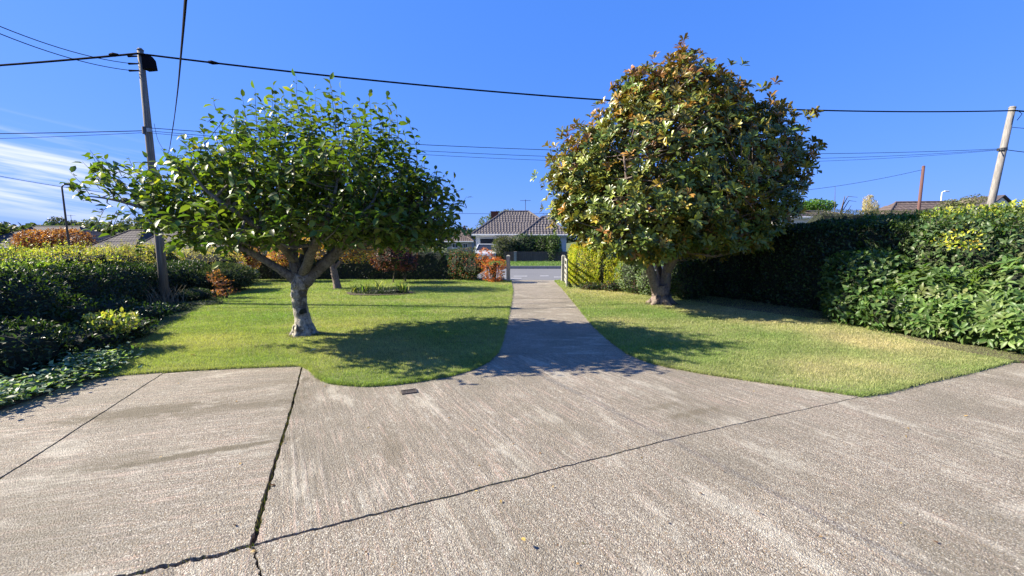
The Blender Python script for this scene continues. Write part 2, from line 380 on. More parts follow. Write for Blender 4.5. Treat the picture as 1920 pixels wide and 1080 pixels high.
MAT['tyre'] = plain('tyre_rubber', (.02, .02, .02), .8)
def carpaint(name, col):
    m = M(name); return m.end(m.pr(col, .3, Coat_Weight=.7, Coat_Roughness=.06, Metallic=.1))
MAT['car_blue'] = carpaint('blue_car_paint', (.015, .09, .42)); MAT['car_white'] = carpaint('white_car_paint', (.72, .72, .70))
MAT['lamp'] = plain('lamp_lens', (.5, .06, .04), .2)

# ---------------------------------------------------------------- ground, lawns, concrete, road
def sm01(x, a, b): t = min(1, max(0, (x - a) / (b - a))); return t * t * (3 - 2 * t)
def gz(x, y): return -.10 - 1.9 * sm01(-x, 13, 26) * sm01(y, 29, 44) + 1.3 * sm01(x, 14.5, 21) * sm01(y, 8, 16) * (1 - sm01(y, 17.8, 19.8)) + 1.3 * sm01(x, 8, 20) * sm01(y, 33.6, 40)
gxs = [-900, -300, -120, -70] + list(range(-50, 51, 2)) + [70, 120, 300, 900]; gys = [-200, -40, -10] + list(range(0, 70, 2)) + [80, 110, 160, 300, 1600]
MB().add([(x, y, gz(x, y)) for y in gys for x in gxs], [(j * len(gxs) + i, j * len(gxs) + i + 1, (j + 1) * len(gxs) + i + 1, (j + 1) * len(gxs) + i) for j in range(len(gys) - 1) for i in range(len(gxs) - 1)]).build('ground', MAT['ground'], kind='structure', smooth=True)

def jl(p, q, n, amp, seed):
    """a ragged joint line from p to q"""
    rr = random.Random(seed); p, q = Vector((p[0], p[1])), Vector((q[0], q[1])); d = (q - p).normalized(); nn = Vector((-d.y, d.x)); out = []; o = 0
    for i in range(n + 1):
        o = o * .6 + rr.uniform(-amp, amp); out.append(p.lerp(q, i / n) + nn * (o if 0 < i < n else 0))
    return out
def off(line, d):
    out = []
    for i, p in enumerate(line):
        t = (line[min(i + 1, len(line) - 1)] - line[max(i - 1, 0)]).normalized(); f = i / (len(line) - 1); dd = d if not isinstance(d, tuple) else d[0] * (1 - f) + d[1] * f
        out.append(p + Vector((-t.y, t.x)) * dd * (1 + .35 * math.sin(i * 1.7) * math.sin(i * .61)))
    return out
def bend(pts, n, amp, seed):
    out = []
    for i in range(len(pts) - 1): out += jl(pts[i], pts[i + 1], n, amp, seed + i)[:-1]
    return out + [Vector(pts[-1][:2])]
J13 = (-3.62, 1.74)
j1 = bend([G(306, 700), J13], 60, .004, 3)
j2 = bend([G(568, 680), G(548, 760), G(505, 905), G(472, 1022)], 30, .0028, 11)
j3a = bend([J13, G(230, 1080), G(472, 1022)], 40, .009, 31)
j3b = bend([G(472, 1022), G(700, 965), G(1000, 890), G(1250, 825), G(1620, 742)], 36, .006, 51)
j4 = bend([G(476, 1026), (-1.38, 2.1), (-.2, -.9)], 40, .005, 71)
drv = Vector(G(1620, 742)); far3 = drv + (Vector(G(1620, 742)) - Vector(G(1250, 825))).normalized() * 4
pav = tag(bpy.data.objects.new('driveway', None), kind='structure'); C.objects.link(pav)
def slab(poly, mat, z=0.0, label=None):
    o = MB().prism([tuple(p) for p in poly], -.09, z).build('concrete_slab', mat, pav)
    if label: o['label'] = label
    return o
slab([(-6.6, 6.6)] + off(j1, (-.004, -.008)) + [(-6.6, .45)], MAT['conc_left'], .004, 'narrow concrete slab beside the planted bed')
slab(off(j1, (.003, .008)) + off(j3a, (.012, .016))[1:-1] + off(j2, (-.010, -.019))[::-1], MAT['conc_left'], -.002, 'square concrete slab with dark stains and wide open joint')
xj0, xj1 = G(880, 661), G(1215, 668)
crossj = bend([xj0, xj1], 20, .004, 91)
slab(off(j2, (.010, .019)) + off(j3b, (.010, .003))[1:] + [(5.6, 5.9), xj1] + off(crossj, -.006)[::-1] + [G(760, 661), G(640, 661)], MAT['conc_mid'], 0, 'large ribbed concrete slab opening into the drive')
slab(off(j3b, (-.010, -.002)) + [tuple(far3), (24, 13), (24, -6), (-.2, -6)] + off(j4, .007)[::-1], MAT['conc_near'], -.004, 'nearest concrete slab with worn exposed stones')
slab([J13] + off(j3a, (-.012, -.016))[1:] + off(j4, -.007)[1:] + [(-.2, -6), (-6.6, -6), (-6.6, .4)], MAT['conc_near'], -.006)
yj = [xj0[1], 10.2, 13.2, 16.2, 19.25]
for i in range(4):
    a = off(crossj, .006) if i == 0 else [Vector((-1.0, yj[i] + .005)), Vector((3.2, yj[i] + .005))]
    slab(a + [Vector((3.2, yj[i + 1] - .005)), Vector((-1.0, yj[i + 1] - .005))], MAT['conc_drive'], -.003 * (i % 2))
# fine grit washed into the joints
MB().prism([(-6.5, -5.5), (23, -5.5), (23, 6), (-6.5, 6)], -.085, -.045).build('joint_filling', MAT['soil'], kind='structure')

def inpoly(x, y, poly):
    ins = np.zeros(len(x), bool); n = len(poly)
    for i in range(n):
        x1, y1 = poly[i]; x2, y2 = poly[(i + 1) % n]
        c = ((y1 > y) != (y2 > y)) & (x < (x2 - x1) * (y - y1) / ((y2 - y1) or 1e-9) + x1); ins ^= c
    return ins
LAWN_L = [G(150, 713), G(230, 704), G(350, 695), G(450, 690), G(566, 686), G(583, 693), G(598, 708), G(618, 718), G(650, 722), G(690, 724), G(730, 722), G(780, 716), G(840, 706), G(885, 693), G(915, 678), G(932, 660),
          G(941, 635), G(950, 600), G(957, 565), G(960, 545), G(957, 526.5), G(880, 524.5), G(700, 524.5), (-9, 19.6), (-14, 19.6), (-11.8, 16.5), (-10.3, 13.2), (-9, 10), (-7.6, 7.6), (-6.6, 6.0)]
LAWN_R = [G(1041, 527), G(1052, 538), G(1068, 556), G(1090, 583), G(1112, 610), G(1140, 636), G(1175, 662), G(1215, 679), G(1260, 690), G(1320, 701), G(1400, 713), G(1500, 727), G(1612, 743), G(1660, 736), G(1730, 718), G(1810, 701), G(1890, 680),
          (8.6, 6.2), (9.5, 8), (8.4, 11), (7, 15), (5.5, 17.5), (2.3, 17.6), (2.2, 19.2)]
def lawn(name, poly, seed):
    P = [tuple(p) for p in bend(poly, 7, .014, seed)]
    MB().prism(P, -.07, .022).build(name, MAT['lawn'], kind='structure'); return P
PL, PR_ = lawn('lawn', LAWN_L, 200), lawn('lawn', LAWN_R, 300)
BED = [(X(708, 14.3), 14.3, 1.15, .62)]
def dryness(x, y):
    P = np.stack([x, y, 0 * x], 1); d = .55 * wob(P, .8, 2) + .45 * wob(P, 2.1, 5) + .10 * wob(P, 5.3, 1)
    for (u, v, r, s) in ((1420, 592, 1.5, .9), (1300, 578, 1.0, .8), (1680, 652, .9, .8), (1600, 640, .7, .6), (1160, 600, .6, .6), (1130, 548, 1.3, .7), (1560, 700, .5, .5), (800, 600, 1.6, -.1), (640, 655, .8, .25), (420, 640, 1.0, .25), (1640, 690, .4, .5), (660, 600, 1.4, .3)):
        cx, cy = G(u, v); d = d + s * np.exp(-((x - cx) ** 2 + ((y - cy) * .8) ** 2) / r ** 2)
    return d
def grass(poly, n, seed, edge):
    P = np.array(poly); lo, hi = P.min(0), P.max(0); g = np.random.default_rng(seed)
    x = g.uniform(lo[0], hi[0], n * 6); y = lo[1] + (hi[1] - lo[1]) * g.random(n * 6)
    k = g.random(n * 6) < np.clip((6.5 / np.maximum(y, 3)) ** 2.0, .0, 1); x, y = x[k], y[k]
    vis = np.abs(x) < y * 1.36 + .6; x, y = x[vis], y[vis]
    k = inpoly(x, y, poly); x, y = x[k][:n], y[k][:n]
    E = np.array(bend(edge, 60, 0, 1)); i = g.integers(0, len(E) - 1, n // 14); t = g.random(len(i))[:, None]
    e = E[i] * (1 - t) + E[i + 1] * t + g.normal(0, .021, (len(i), 2)); x = np.r_[x, e[:, 0]]; y = np.r_[y, e[:, 1]]
    m_ = len(x); sc = np.clip(y / 7, .8, 2.6); h = g.uniform(.018, .042, m_) * (.8 + .2 * sc); wd = g.uniform(.0022, .0042, m_) * sc
    a = g.random(m_) * 6.283; ln = h * g.uniform(.1, .9, m_); la = g.random(m_) * 6.283
    bx, by = np.cos(a) * wd, np.sin(a) * wd; z = np.full(m_, .018)
    if len(e): z[-len(e):] = g.uniform(-.005, .02, len(e))
    V = np.stack([np.stack([x - bx, y - by, z], 1), np.stack([x + bx, y + by, z], 1), np.stack([x + ln * np.cos(la), y + ln * np.sin(la), z + h], 1)], 1).reshape(-1, 3)
    d = np.clip(dryness(x, y) * .55 + .28 + g.normal(0, .12, m_), 0, 1)[:, None]
    mow = (.5 + .5 * np.tanh(3 * np.sin((x * .12 + y) * 5.2)))[:, None] * .07
    c = np.array([.155, .245, .055]) * (1 - d) + np.array([.46, .39, .22]) * d; pq = np.stack([x, y, 0 * x], 1); c = c * (1 - mow) * g.uniform(.55, 1.45, (m_, 1)) * (1 + .16 * wob(pq, 11, 3) + .14 * wob(pq, 26, 6))[:, None]
    return npmesh('grass', V, np.arange(m_ * 3).reshape(-1, 3), MAT['grass'], None, np.repeat(np.clip(c, 0, 1), 3, 0), kind='stuff')
tag(grass(PL, 420000, 1, LAWN_L[:21]), 'short mown grass with faint stripes on the left lawn', 'grass')
tag(grass(PR_, 300000, 2, LAWN_R[:17]), 'short patchy grass with dry tan spots on the right lawn', 'grass')

# beds of soil under the planting
MB().prism([(-5.85, -5), (-5.8, 3), G(0, 770), (-5.75, 5.3), G(178, 709), (-6.7, 7.2), (-7.7, 9.2), (-8.6, 11.4), (-10.2, 14.8), (-10.6, 16.6), (-12, 20), (-20, 20), (-20, -5)], -.08, .034).build('planting_bed', MAT['soil'], kind='structure')
MB().prism([G(1900, 679), G(1800, 661), G(1740, 648), G(1640, 619), G(1560, 604), G(1400, 583), G(1300, 566), (5.0, 14.8), (4.3, 15.3), G(1090, 543), (2.5, 17.2), (2.5, 19), (14, 19), (16, 5.2), (8.6, 5.8)], -.08, .036).build('planting_bed', MAT['soil'], kind='structure')
MB().prism([(X(450, 19), 18.6), (X(700, 18.8), 18.95), (-1.2, 18.95), (-.35, 19.0), (-.35, 19.9), (-16, 19.9)], -.08, .03).build('planting_bed', MAT['soil'], kind='structure')
bx, by, brx, bry = BED[0]
MB().prism([(bx + brx * math.cos(a) * (1 + .06 * math.sin(5 * a)), by + bry * math.sin(a) * (1 + .06 * math.cos(3 * a))) for a in [i * math.pi / 14 for i in range(28)]], .0, .052).build('planting_bed', MAT['soil'], kind='structure')

for (u, v, rr_) in ((572, 629, .36), (1241, 571, .5), (633, 543, .3)):
    c0 = G(u, v); MB().prism([(c0[0] + rr_ * (1 + .22 * math.sin(3 * a + u) + .12 * math.sin(7 * a)) * math.cos(a), c0[1] + rr_ * .8 * (1 + .2 * math.cos(4 * a)) * math.sin(a)) for a in [i * math.pi / 16 for i in range(32)]], .0, .034).build('bare_soil', MAT['soil'], kind='structure')
Wp, Wc = [], []
for line, k_ in ((j1, 200), (j2, 320), (j3b, 420), (j3a, 120)):
    cl = rng.random(9)
    for i in range(k_):
        t = min(.999, max(0, rng.choice(cl) + rng.normal(0, .035))) * (len(line) - 1); q = line[int(t)].lerp(line[int(t) + 1], t % 1); a = rng.random() * 6.28; h_ = rng.uniform(.008, .030); x_, y_ = q.x + rng.normal(0, .008), q.y + rng.normal(0, .008)
        Wp += [(x_ - .002 * math.cos(a), y_ - .002 * math.sin(a), -.03), (x_ + .002 * math.cos(a), y_ + .002 * math.sin(a), -.03), (x_ + rng.normal(0, .012), y_ + rng.normal(0, .012), h_ - .005)]; Wc.append(palette(1, [((.10, .13, .03), 3), ((.20, .16, .07), 2)])[0])
tag(npmesh('joint_weeds', np.array(Wp), np.arange(len(Wp)).reshape(-1, 3), MAT['grass'], None, np.repeat(np.array(Wc), 3, 0), kind='stuff'), 'tiny weeds and moss growing in the joints between the concrete slabs', 'weeds')

# road, pavement, verge
MB().prism([(-120, 20.1), (120, 20.1), (120, 27.0), (-120, 27.0)], -.2, -.03).build('road', MAT['road'], kind='structure')
MB().prism([(-.9, 19.27), (3.1, 19.27), (4.0, 20.08), (-1.6, 20.08)], -.2, -.012).build('pavement', MAT['road'], kind='structure')
MB().prism([(-120, 27.18), (120, 27.18), (120, 33.4), (-120, 33.4)], -.2, .08).build('verge', MAT['ground'], kind='structure')
for i in range(-22, 26):
    MB().box((i * .92, 27.09, .02), (.905, .15, .26)).build('kerb_stone', MAT['kerb'], kind='structure')
for x0, x1, y in ((X(920, 21.6), X(948, 21.6), 21.6), (X(963, 21.6), X(989, 21.6), 21.6), (X(1013, 21.9), X(1029, 21.9), 21.75), (X(1040, 21), X(1056, 21), 21.1), (X(958, 20.4), X(978, 20.4), 20.45), (X(880, 21.6), X(905, 21.6), 21.6), (X(1090, 21.7), X(1118, 21.7), 21.7)):
    MB().prism([(x0, y - .06), (x1, y - .03), (x1, y + .09), (x0, y + .06)], -.03, -.024).build('road_marking', MAT['paint'], kind='structure')
g = np.random.default_rng(5); n = 60000
x = g.uniform(-14, 12, n); y = g.uniform(27.25, 33.2, n); h = g.uniform(.07, .2, n); wd = .012; a = g.random(n) * 6.28
V = np.stack([np.stack([x - wd * np.cos(a), y - wd * np.sin(a), 0 * x + .07], 1), np.stack([x + wd * np.cos(a), y + wd * np.sin(a), 0 * x + .07], 1), np.stack([x + h * .4 * np.cos(a * 3), y + h * .4 * np.sin(a * 3), .07 + h], 1)], 1).reshape(-1, 3)
tag(npmesh('verge_grass', V, np.arange(3 * n).reshape(-1, 3), MAT['grass'], None, np.repeat(palette(n, [((.13, .23, .06), 3), ((.24, .29, .10), 1)]), 3, 0), kind='stuff'), 'rough bright grass on the verge across the road', 'grass')

# drain cover let into the concrete
dx, dy = G(767, 735)
dr = root('drain_cover', (dx, dy, 0), 'small rectangular rusty drain grating set in the concrete near the lawn', 'drain cover', rz=AJ, world=False)
mb = MB()
for s in (-1, 1): mb.box((s * .085, 0, .006), (.018, .13, .016)); mb.box((0, s * .058, .006), (.152, .016, .016))
mb.build('frame', MAT['iron'], dr)
for i in range(7): MB().box((-.064 + i * .0213, 0, .004), (.010, .098, .012)).build('bar', MAT['iron'], dr)

# ---------------------------------------------------------------- foliage volumes
def blob(u0, u1, vt, y, ry=None, zb=0.0):
    x0, x1 = X(u0, y, vt), X(u1, y, vt); rx = abs(x1 - x0) / 2; zt = Z(vt, y, (u0 + u1) / 2)
    return ((x0 + x1) / 2, y, (zt + zb) / 2, rx, ry or rx * .8, (zt - zb) / 2)
def sph(d, e):  # superellipsoid radius along directions d
    return 1 / np.power(np.sum(np.abs(d) ** e, 1), 1 / e)
def blob_surf(b, dirs, e, rough, k):
    c, r = np.array(b[:3]), np.array(b[3:]); rad = sph(dirs, e)[:, None]; p = c + dirs * rad * r
    return c + (p - c) * (1 + rough * wob(p, 2.2 / max(.3, min(r)), k)[:, None])
def shrub(name, label, cat, blobs, size, n, pal, mat='leaf_soft', T=TS, group=None, e=2.6, rough=.12, ratio=.5, deep=.30, up=.25, core=.80, single=0, tips=None, smooth=False, stems=True, jit=.18, out=.35, sh=None):
    """a shrub: stems, a dark thicket of twigs inside, leaves through the outer layer"""
    bx0 = blobs[0]; zb = min(b[2] - b[5] for b in blobs)
    r0 = root(name, (bx0[0], bx0[1], max(0, zb)), label, cat, group); Ps, Ns = [], []
    area = np.array([b[3] * b[5] + b[3] * b[4] + b[4] * b[5] for b in blobs]); cnt = (n * area / area.sum()).astype(int)
    cm = MB()
    for k, b in enumerate(blobs):
        d = nrmz(rng.normal(size=(cnt[k] * 2, 3)));
        toward = d @ nrmz(np.array([[-b[0] * .6, -b[1], 1.2]]))[0]; d = d[(toward > -.55) | (rng.random(len(d)) < .35)][:cnt[k]]
        p = blob_surf(b, d, e, rough, k); c = np.array(b[:3]); p = c + (p - c) * (1 - deep * rng.random((len(p), 1)) ** 1.6 + .04 * rng.random((len(p), 1)))
        nn = nrmz((p - c) / np.array(b[3:]) ** 2); keep = p[:, 2] > .03
        for j, q in enumerate(blobs):
            if j != k: keep &= np.sum(((p - np.array(q[:3])) / (np.array(q[3:]) * .78)) ** 2, 1) > 1
        Ps.append(p[keep]); Ns.append(nn[keep])
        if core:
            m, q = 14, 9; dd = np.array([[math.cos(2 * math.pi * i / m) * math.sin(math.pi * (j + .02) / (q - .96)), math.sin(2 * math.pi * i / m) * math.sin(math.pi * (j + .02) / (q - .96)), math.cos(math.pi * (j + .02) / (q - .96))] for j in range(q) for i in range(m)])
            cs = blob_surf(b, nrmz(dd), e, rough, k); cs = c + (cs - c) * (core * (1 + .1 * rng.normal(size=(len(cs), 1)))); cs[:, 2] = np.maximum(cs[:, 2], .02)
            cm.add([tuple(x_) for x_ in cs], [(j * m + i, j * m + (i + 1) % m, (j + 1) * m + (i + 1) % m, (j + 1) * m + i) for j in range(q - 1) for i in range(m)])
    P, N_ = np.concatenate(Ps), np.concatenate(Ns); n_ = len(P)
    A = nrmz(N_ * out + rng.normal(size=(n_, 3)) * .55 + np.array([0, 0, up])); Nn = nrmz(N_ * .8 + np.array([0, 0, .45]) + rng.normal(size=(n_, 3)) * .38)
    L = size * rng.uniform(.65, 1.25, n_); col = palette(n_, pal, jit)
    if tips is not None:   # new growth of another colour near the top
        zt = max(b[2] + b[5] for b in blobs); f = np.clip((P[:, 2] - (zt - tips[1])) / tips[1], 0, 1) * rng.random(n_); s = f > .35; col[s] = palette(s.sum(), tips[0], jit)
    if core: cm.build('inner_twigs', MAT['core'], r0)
    sm = MB()
    for b in (blobs if stems else []):
        for i in range(3):
            a = rng.random() * 6.28; sm.tube([(b[0] + .05 * math.cos(a), b[1] + .05 * math.sin(a), 0), (b[0] + b[3] * .35 * math.cos(a), b[1] + b[4] * .35 * math.sin(a), b[2]), (b[0] + b[3] * .6 * math.cos(a), b[1] + b[4] * .6 * math.sin(a), b[2] + b[5] * .6)], [.022, .015, .006], 5)
    if stems: sm.build('stems', MAT['twig'], r0, kind='stuff')
    foliage('foliage', r0, P, A, Nn, L, L * ratio, col, T, MAT[mat], smooth, single)
    if sh: shoots(r0, topmost(P, sh[0]), sh[1], size * .9, sh[2] if len(sh) > 2 else pal, mat)
    return r0
def shoots(parent, B, length, size, pal, mat, per=9):
    """thin new shoots standing out of the top of a bush, leaves set along them"""
    sm = MB(); Ps, As, Ns = [], [], []
    for b in B:
        b = Vector(b); l = length * rng.uniform(.5, 1.3); t = b + Vector((rng.normal(0, .22) * l, rng.normal(0, .22) * l, l)); sm.tube([b - Vector((0, 0, .08)), b.lerp(t, .5), t], [.005, .004, .002], 3, cap=False)
        for j in range(per):
            a = rng.random() * 6.28; Ps.append(list(b.lerp(t, (j + .6) / per))); As.append([math.cos(a), math.sin(a), rng.uniform(.1, .9)]); Ns.append([rng.normal(0, .4), rng.normal(0, .4), 1])
    sm.build('shoots', MAT['twig'], parent, kind='stuff'); n_ = len(Ps)
    foliage('shoot_leaves', parent, np.array(Ps), np.array(As), np.array(Ns), size * rng.uniform(.6, 1.15, n_), size * .5, palette(n_, pal), TS, MAT[mat])
def topmost(P, n, q=.75):
    i = np.where(P[:, 2] > np.quantile(P[:, 2], q))[0]; return P[rng.choice(i, min(n, len(i)), replace=False)]
def hedge(name, label, path, wd, h, size, n, pal, mat='leaf_soft', T=TS, cat='hedge', ratio=.5, rough=.10, single=0, faces=(1, 1), tips=None, deep=.22, up=.2, hf=None, group=None, sh=None):
    """a clipped hedge along a path: rounded box section, ragged leaf surface"""
    pts = [Vector(p) for p in path]; seg = [(pts[i + 1] - pts[i]).length for i in range(len(pts) - 1)]; tot = sum(seg)
    r0 = root(name, (pts[0].x, pts[0].y, 0), label, cat, group)
    def surf(s, t, k=0.0):
        s = np.asarray(s); t = np.asarray(t); x = np.zeros(len(s)); y = np.zeros(len(s)); nx = np.zeros(len(s)); ny = np.zeros(len(s)); acc = 0
        for i, L in enumerate(seg):
            m = (s * tot >= acc - 1e-6) & (s * tot <= acc + L + 1e-6); f = (s[m] * tot - acc) / L; d = (pts[i + 1] - pts[i]) / L
            x[m] = pts[i].x + d.x * f * L; y[m] = pts[i].y + d.y * f * L; nx[m] = d.y; ny[m] = -d.x; acc += L
        a = math.pi * t; e = 4.5; r = 1 / (np.abs(np.cos(a)) ** e + np.abs(np.sin(a)) ** e) ** (1 / e)
        hh = h if hf is None else h * np.interp(s, [q[0] for q in hf], [q[1] for q in hf])
        # t 0..1 runs right side bottom -> top -> left side bottom; the lower third hangs straight
        lx, lz = np.cos(a) * r, np.sin(a) * r; endt = np.minimum(1, np.minimum(s, 1 - s) * tot / .25) ** .5
        px = lx * wd / 2 * (1 - k * 2 / wd * .5) * (.75 + .25 * endt); pz = lz * (hh - k) * (.93 + .07 * endt)
        P = np.stack([x + nx * px, y + ny * px, pz], 1); w_ = rough * (wob(P, 1.6, 1) + .6 * wob(P, 5, 3)); N_ = nrmz(np.stack([nx * np.sign(lx) * np.abs(lx) ** 3, ny * np.sign(lx) * np.abs(lx) ** 3, np.abs(lz) ** 3], 1))
        return P + N_ * w_[:, None], N_
    s = rng.random(n); t = rng.random(n); t = np.where(rng.random(n) < .5, t, np.where(rng.random(n) < .5 * (faces[0] > 0) + (faces[1] <= 0) * .5, t * .5, 1 - t * .5))
    P, N_ = surf(s, t); P = P - N_ * (deep * rng.random((n, 1)) ** 1.5) + N_ * .03; k = P[:, 2] > .03; P, N_ = P[k], N_[k]; n_ = len(P)
    A = nrmz(N_ * .3 + rng.normal(size=(n_, 3)) * .5 + np.array([0, 0, up])); Nn = nrmz(N_ * .8 + np.array([0, 0, .4]) + rng.normal(size=(n_, 3)) * .36); L = size * rng.uniform(.6, 1.3, n_)
    col = palette(n_, pal)
    if tips is not None:
        f = np.clip((P[:, 2] - (h - tips[1])) / tips[1], 0, 1) * (.35 + rng.random(n_)) * (.8 + .5 * wob(P, 1.3, 4)); q = f > .5; col[q] = palette(q.sum(), tips[0])
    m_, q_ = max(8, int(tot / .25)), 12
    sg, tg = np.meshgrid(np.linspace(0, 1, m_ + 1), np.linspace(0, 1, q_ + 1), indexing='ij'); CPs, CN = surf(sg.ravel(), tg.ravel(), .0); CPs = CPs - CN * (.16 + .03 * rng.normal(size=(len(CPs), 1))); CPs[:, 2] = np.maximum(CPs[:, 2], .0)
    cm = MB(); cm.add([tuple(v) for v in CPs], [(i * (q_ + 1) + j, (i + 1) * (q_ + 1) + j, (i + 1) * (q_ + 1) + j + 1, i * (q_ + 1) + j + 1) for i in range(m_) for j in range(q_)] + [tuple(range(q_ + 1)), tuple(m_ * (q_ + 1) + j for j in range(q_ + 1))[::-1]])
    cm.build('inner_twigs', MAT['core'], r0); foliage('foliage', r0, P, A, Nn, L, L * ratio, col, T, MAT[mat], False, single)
    if sh: shoots(r0, topmost(P, sh[0], .7), sh[1], size * .9, sh[2] if len(sh) > 2 else pal, mat)
    return r0

DKG = [((.028, .050, .018), 5), ((.045, .075, .022), 3), ((.02, .035, .015), 2)]
MDG = [((.055, .105, .028), 5), ((.085, .14, .035), 3), ((.035, .07, .02), 2)]
YLG = [((.22, .24, .035), 3), ((.34, .30, .04), 2), ((.13, .18, .035), 3), ((.42, .30, .05), 1)]
GRG = [((.10, .125, .06), 4), ((.14, .16, .085), 2), ((.07, .09, .045), 2)]
ORG_ = [((.58, .23, .07), 3), ((.64, .38, .10), 3), ((.48, .13, .05), 2), ((.45, .34, .09), 2)]
RED = [((.50, .10, .045), 3), ((.60, .20, .07), 3), ((.26, .07, .035), 1)]
PUR = [((.12, .03, .04), 4), ((.20, .06, .06), 2), ((.28, .12, .07), 1)]
GOLD = [((.52, .50, .04), 4), ((.38, .42, .04), 4), ((.58, .42, .06), 1), ((.24, .30, .04), 1)]

# ---- left side
hedge('laurel_hedge', 'long dark green clipped hedge in shade along the left side of the garden', [(-9.0, .8), (-9.05, 6.0), (-9.9, 9.2), (-11.1, 12.0), (-11.5, 15.0)], 1.4, 1.40, .075, 34000, DKG, 'leaf_soft', tips=([((.20, .26, .05), 3), ((.12, .18, .04), 2), ((.30, .30, .06), 1)], .13), rough=.10, hf=[(0, 1), (.5, 1), (.8, .80), (1, .74)], sh=(220, .10, [((.20, .26, .05), 3), ((.10, .15, .04), 2)]))
shrub('laurel_shrub', 'rounded laurel with light green top at the left picture edge', 'shrub', [blob(-120, 62, 500, 6.6, .9)], .075, 4800, DKG, 'leaf_soft', tips=([((.22, .27, .07), 3), ((.12, .17, .05), 2)], .14))
for i, (u0, u1, vt, y, lab, pal) in enumerate([
    (-160, 60, 470, 8.6, 'pale yellow green hedge plants behind the hedge at the far left edge', [((.34, .38, .07), 3), ((.48, .44, .11), 2), ((.18, .24, .05), 1)]),
    (35, 190, 467, 10.6, 'yellow green bushy growth behind the dark hedge below the orange tree', [((.42, .43, .09), 3), ((.55, .47, .12), 2), ((.20, .25, .06), 1), ((.56, .36, .12), 1)]),
    (150, 260, 468, 13.2, 'bronze tinged bushy growth behind the dark hedge under the slate coloured roof', [((.44, .41, .12), 3), ((.55, .40, .16), 2), ((.22, .26, .07), 1)]),
    (240, 325, 463, 15.2, 'bright yellow leaved bush directly left of the telegraph pole', YLG + [((.60, .42, .05), 4), ((.48, .46, .06), 3)]),
    (318, 445, 468, 17.2, 'pale golden feathery bush right of the telegraph pole', [((.55, .46, .17), 3), ((.62, .46, .19), 3), ((.30, .33, .11), 2)])]):
    shrub('privet_bush', lab, 'bush', [blob(u0, u1, vt, y, 1.0)], .06, 6000, pal, 'leaf_soft', e=3.2, rough=.16, group='bushes behind the left hedge', up=.6, sh=(110, .22))
for (u, v0, v1, y, lab) in ((303, 415, 490, 13.2, 'tall leafy shoot of yellow green leaves rising beside the pole'), (262, 425, 480, 12.6, 'leafy shoot standing above the hedge in front of the dark roof')):
    a, b = D(u, v1, y), D(u + 3, v0, y); r0 = root('climber_shoot', (a.x, a.y, a.z), lab, 'plant')
    MB().tube([a, (a + b) / 2 + Vector((.03, 0, 0)), b], [.012, .008, .004], 5).build('stem', MAT['twig'], r0)
    n = 60; t = rng.random(n)[:, None]; P = np.array(a) * (1 - t) + np.array(b) * t; A = rng.normal(size=(n, 3)); A[:, 2] = .2
    foliage('foliage', r0, P, A, np.tile([0, 0, 1.], (n, 1)) + rng.normal(size=(n, 3)) * .4, .14, .08, palette(n, MDG + YLG), TO, MAT['leaf'])
shrub('conifer_shrub', 'spreading grey green conifer shrub at the lawn corner right of the pole', 'shrub', [blob(378, 466, 497, 15.0, .9), blob(330, 420, 508, 14.3, .9)], .11, 9000, GRG + DKG[:1], 'needle', ratio=.22, e=2.2, rough=.2, up=.5, out=.8)
shrub('azalea_shrub', 'small russet orange shrub growing out of the dark planting by the lawn', 'shrub', [blob(390, 414, 506, 13.35, .25, .5), blob(400, 426, 522, 13.2, .3, .35), blob(405, 435, 540, 13.0, .3, .15)], .07, 620, [((.42, .16, .08), 3), ((.30, .10, .05), 2), ((.12, .12, .04), 1)], core=0, rough=.6, deep=.7)
shrub('box_ball', 'small dark clipped round bush on the bed behind the lawn edge', 'bush', [blob(333, 392, 541, 12.6, .45)], .035, 4200, DKG, 'leaf_soft', e=2.1, rough=.04)
shrub('heather_mound', 'low dark grey green mound spilling over the lawn edge', 'plant', [blob(330, 415, 566, 11.9, .4), blob(270, 345, 572, 10.6, .5)], .05, 3500, GRG + DKG, 'needle', ratio=.3)
shrub('low_shrub', 'dark leafy shrub in the shade at the foot of the left hedge', 'shrub', [blob(120, 262, 600, 7.6, .7), blob(190, 290, 574, 9.2, .8), blob(150, 240, 560, 8.9, .6), blob(60, 160, 560, 7.6, .6)], .08, 4800, DKG + MDG[:1], 'leaf', TS, rough=.2)
shrub('fern_shrub', 'loose dark green shrub behind the ground cover in the near left bed', 'shrub', [blob(40, 190, 620, 6.3, .6), blob(-60, 90, 606, 5.6, .6), blob(-40, 100, 575, 6.6, .6)], .09, 4200, DKG, 'leaf', ratio=.35, rough=.25)
shrub('spotted_laurel', 'sunlit yellow variegated shrub in front of the dark hedge', 'shrub', [blob(168, 248, 590, 6.95, .32, .32)],   .090, 430, [((.46, .42, .11), 4), ((.32, .35, .09), 3), ((.12, .18, .05), 3)], 'leaf', TO, core=.3, rough=.45, deep=.6, up=.5)
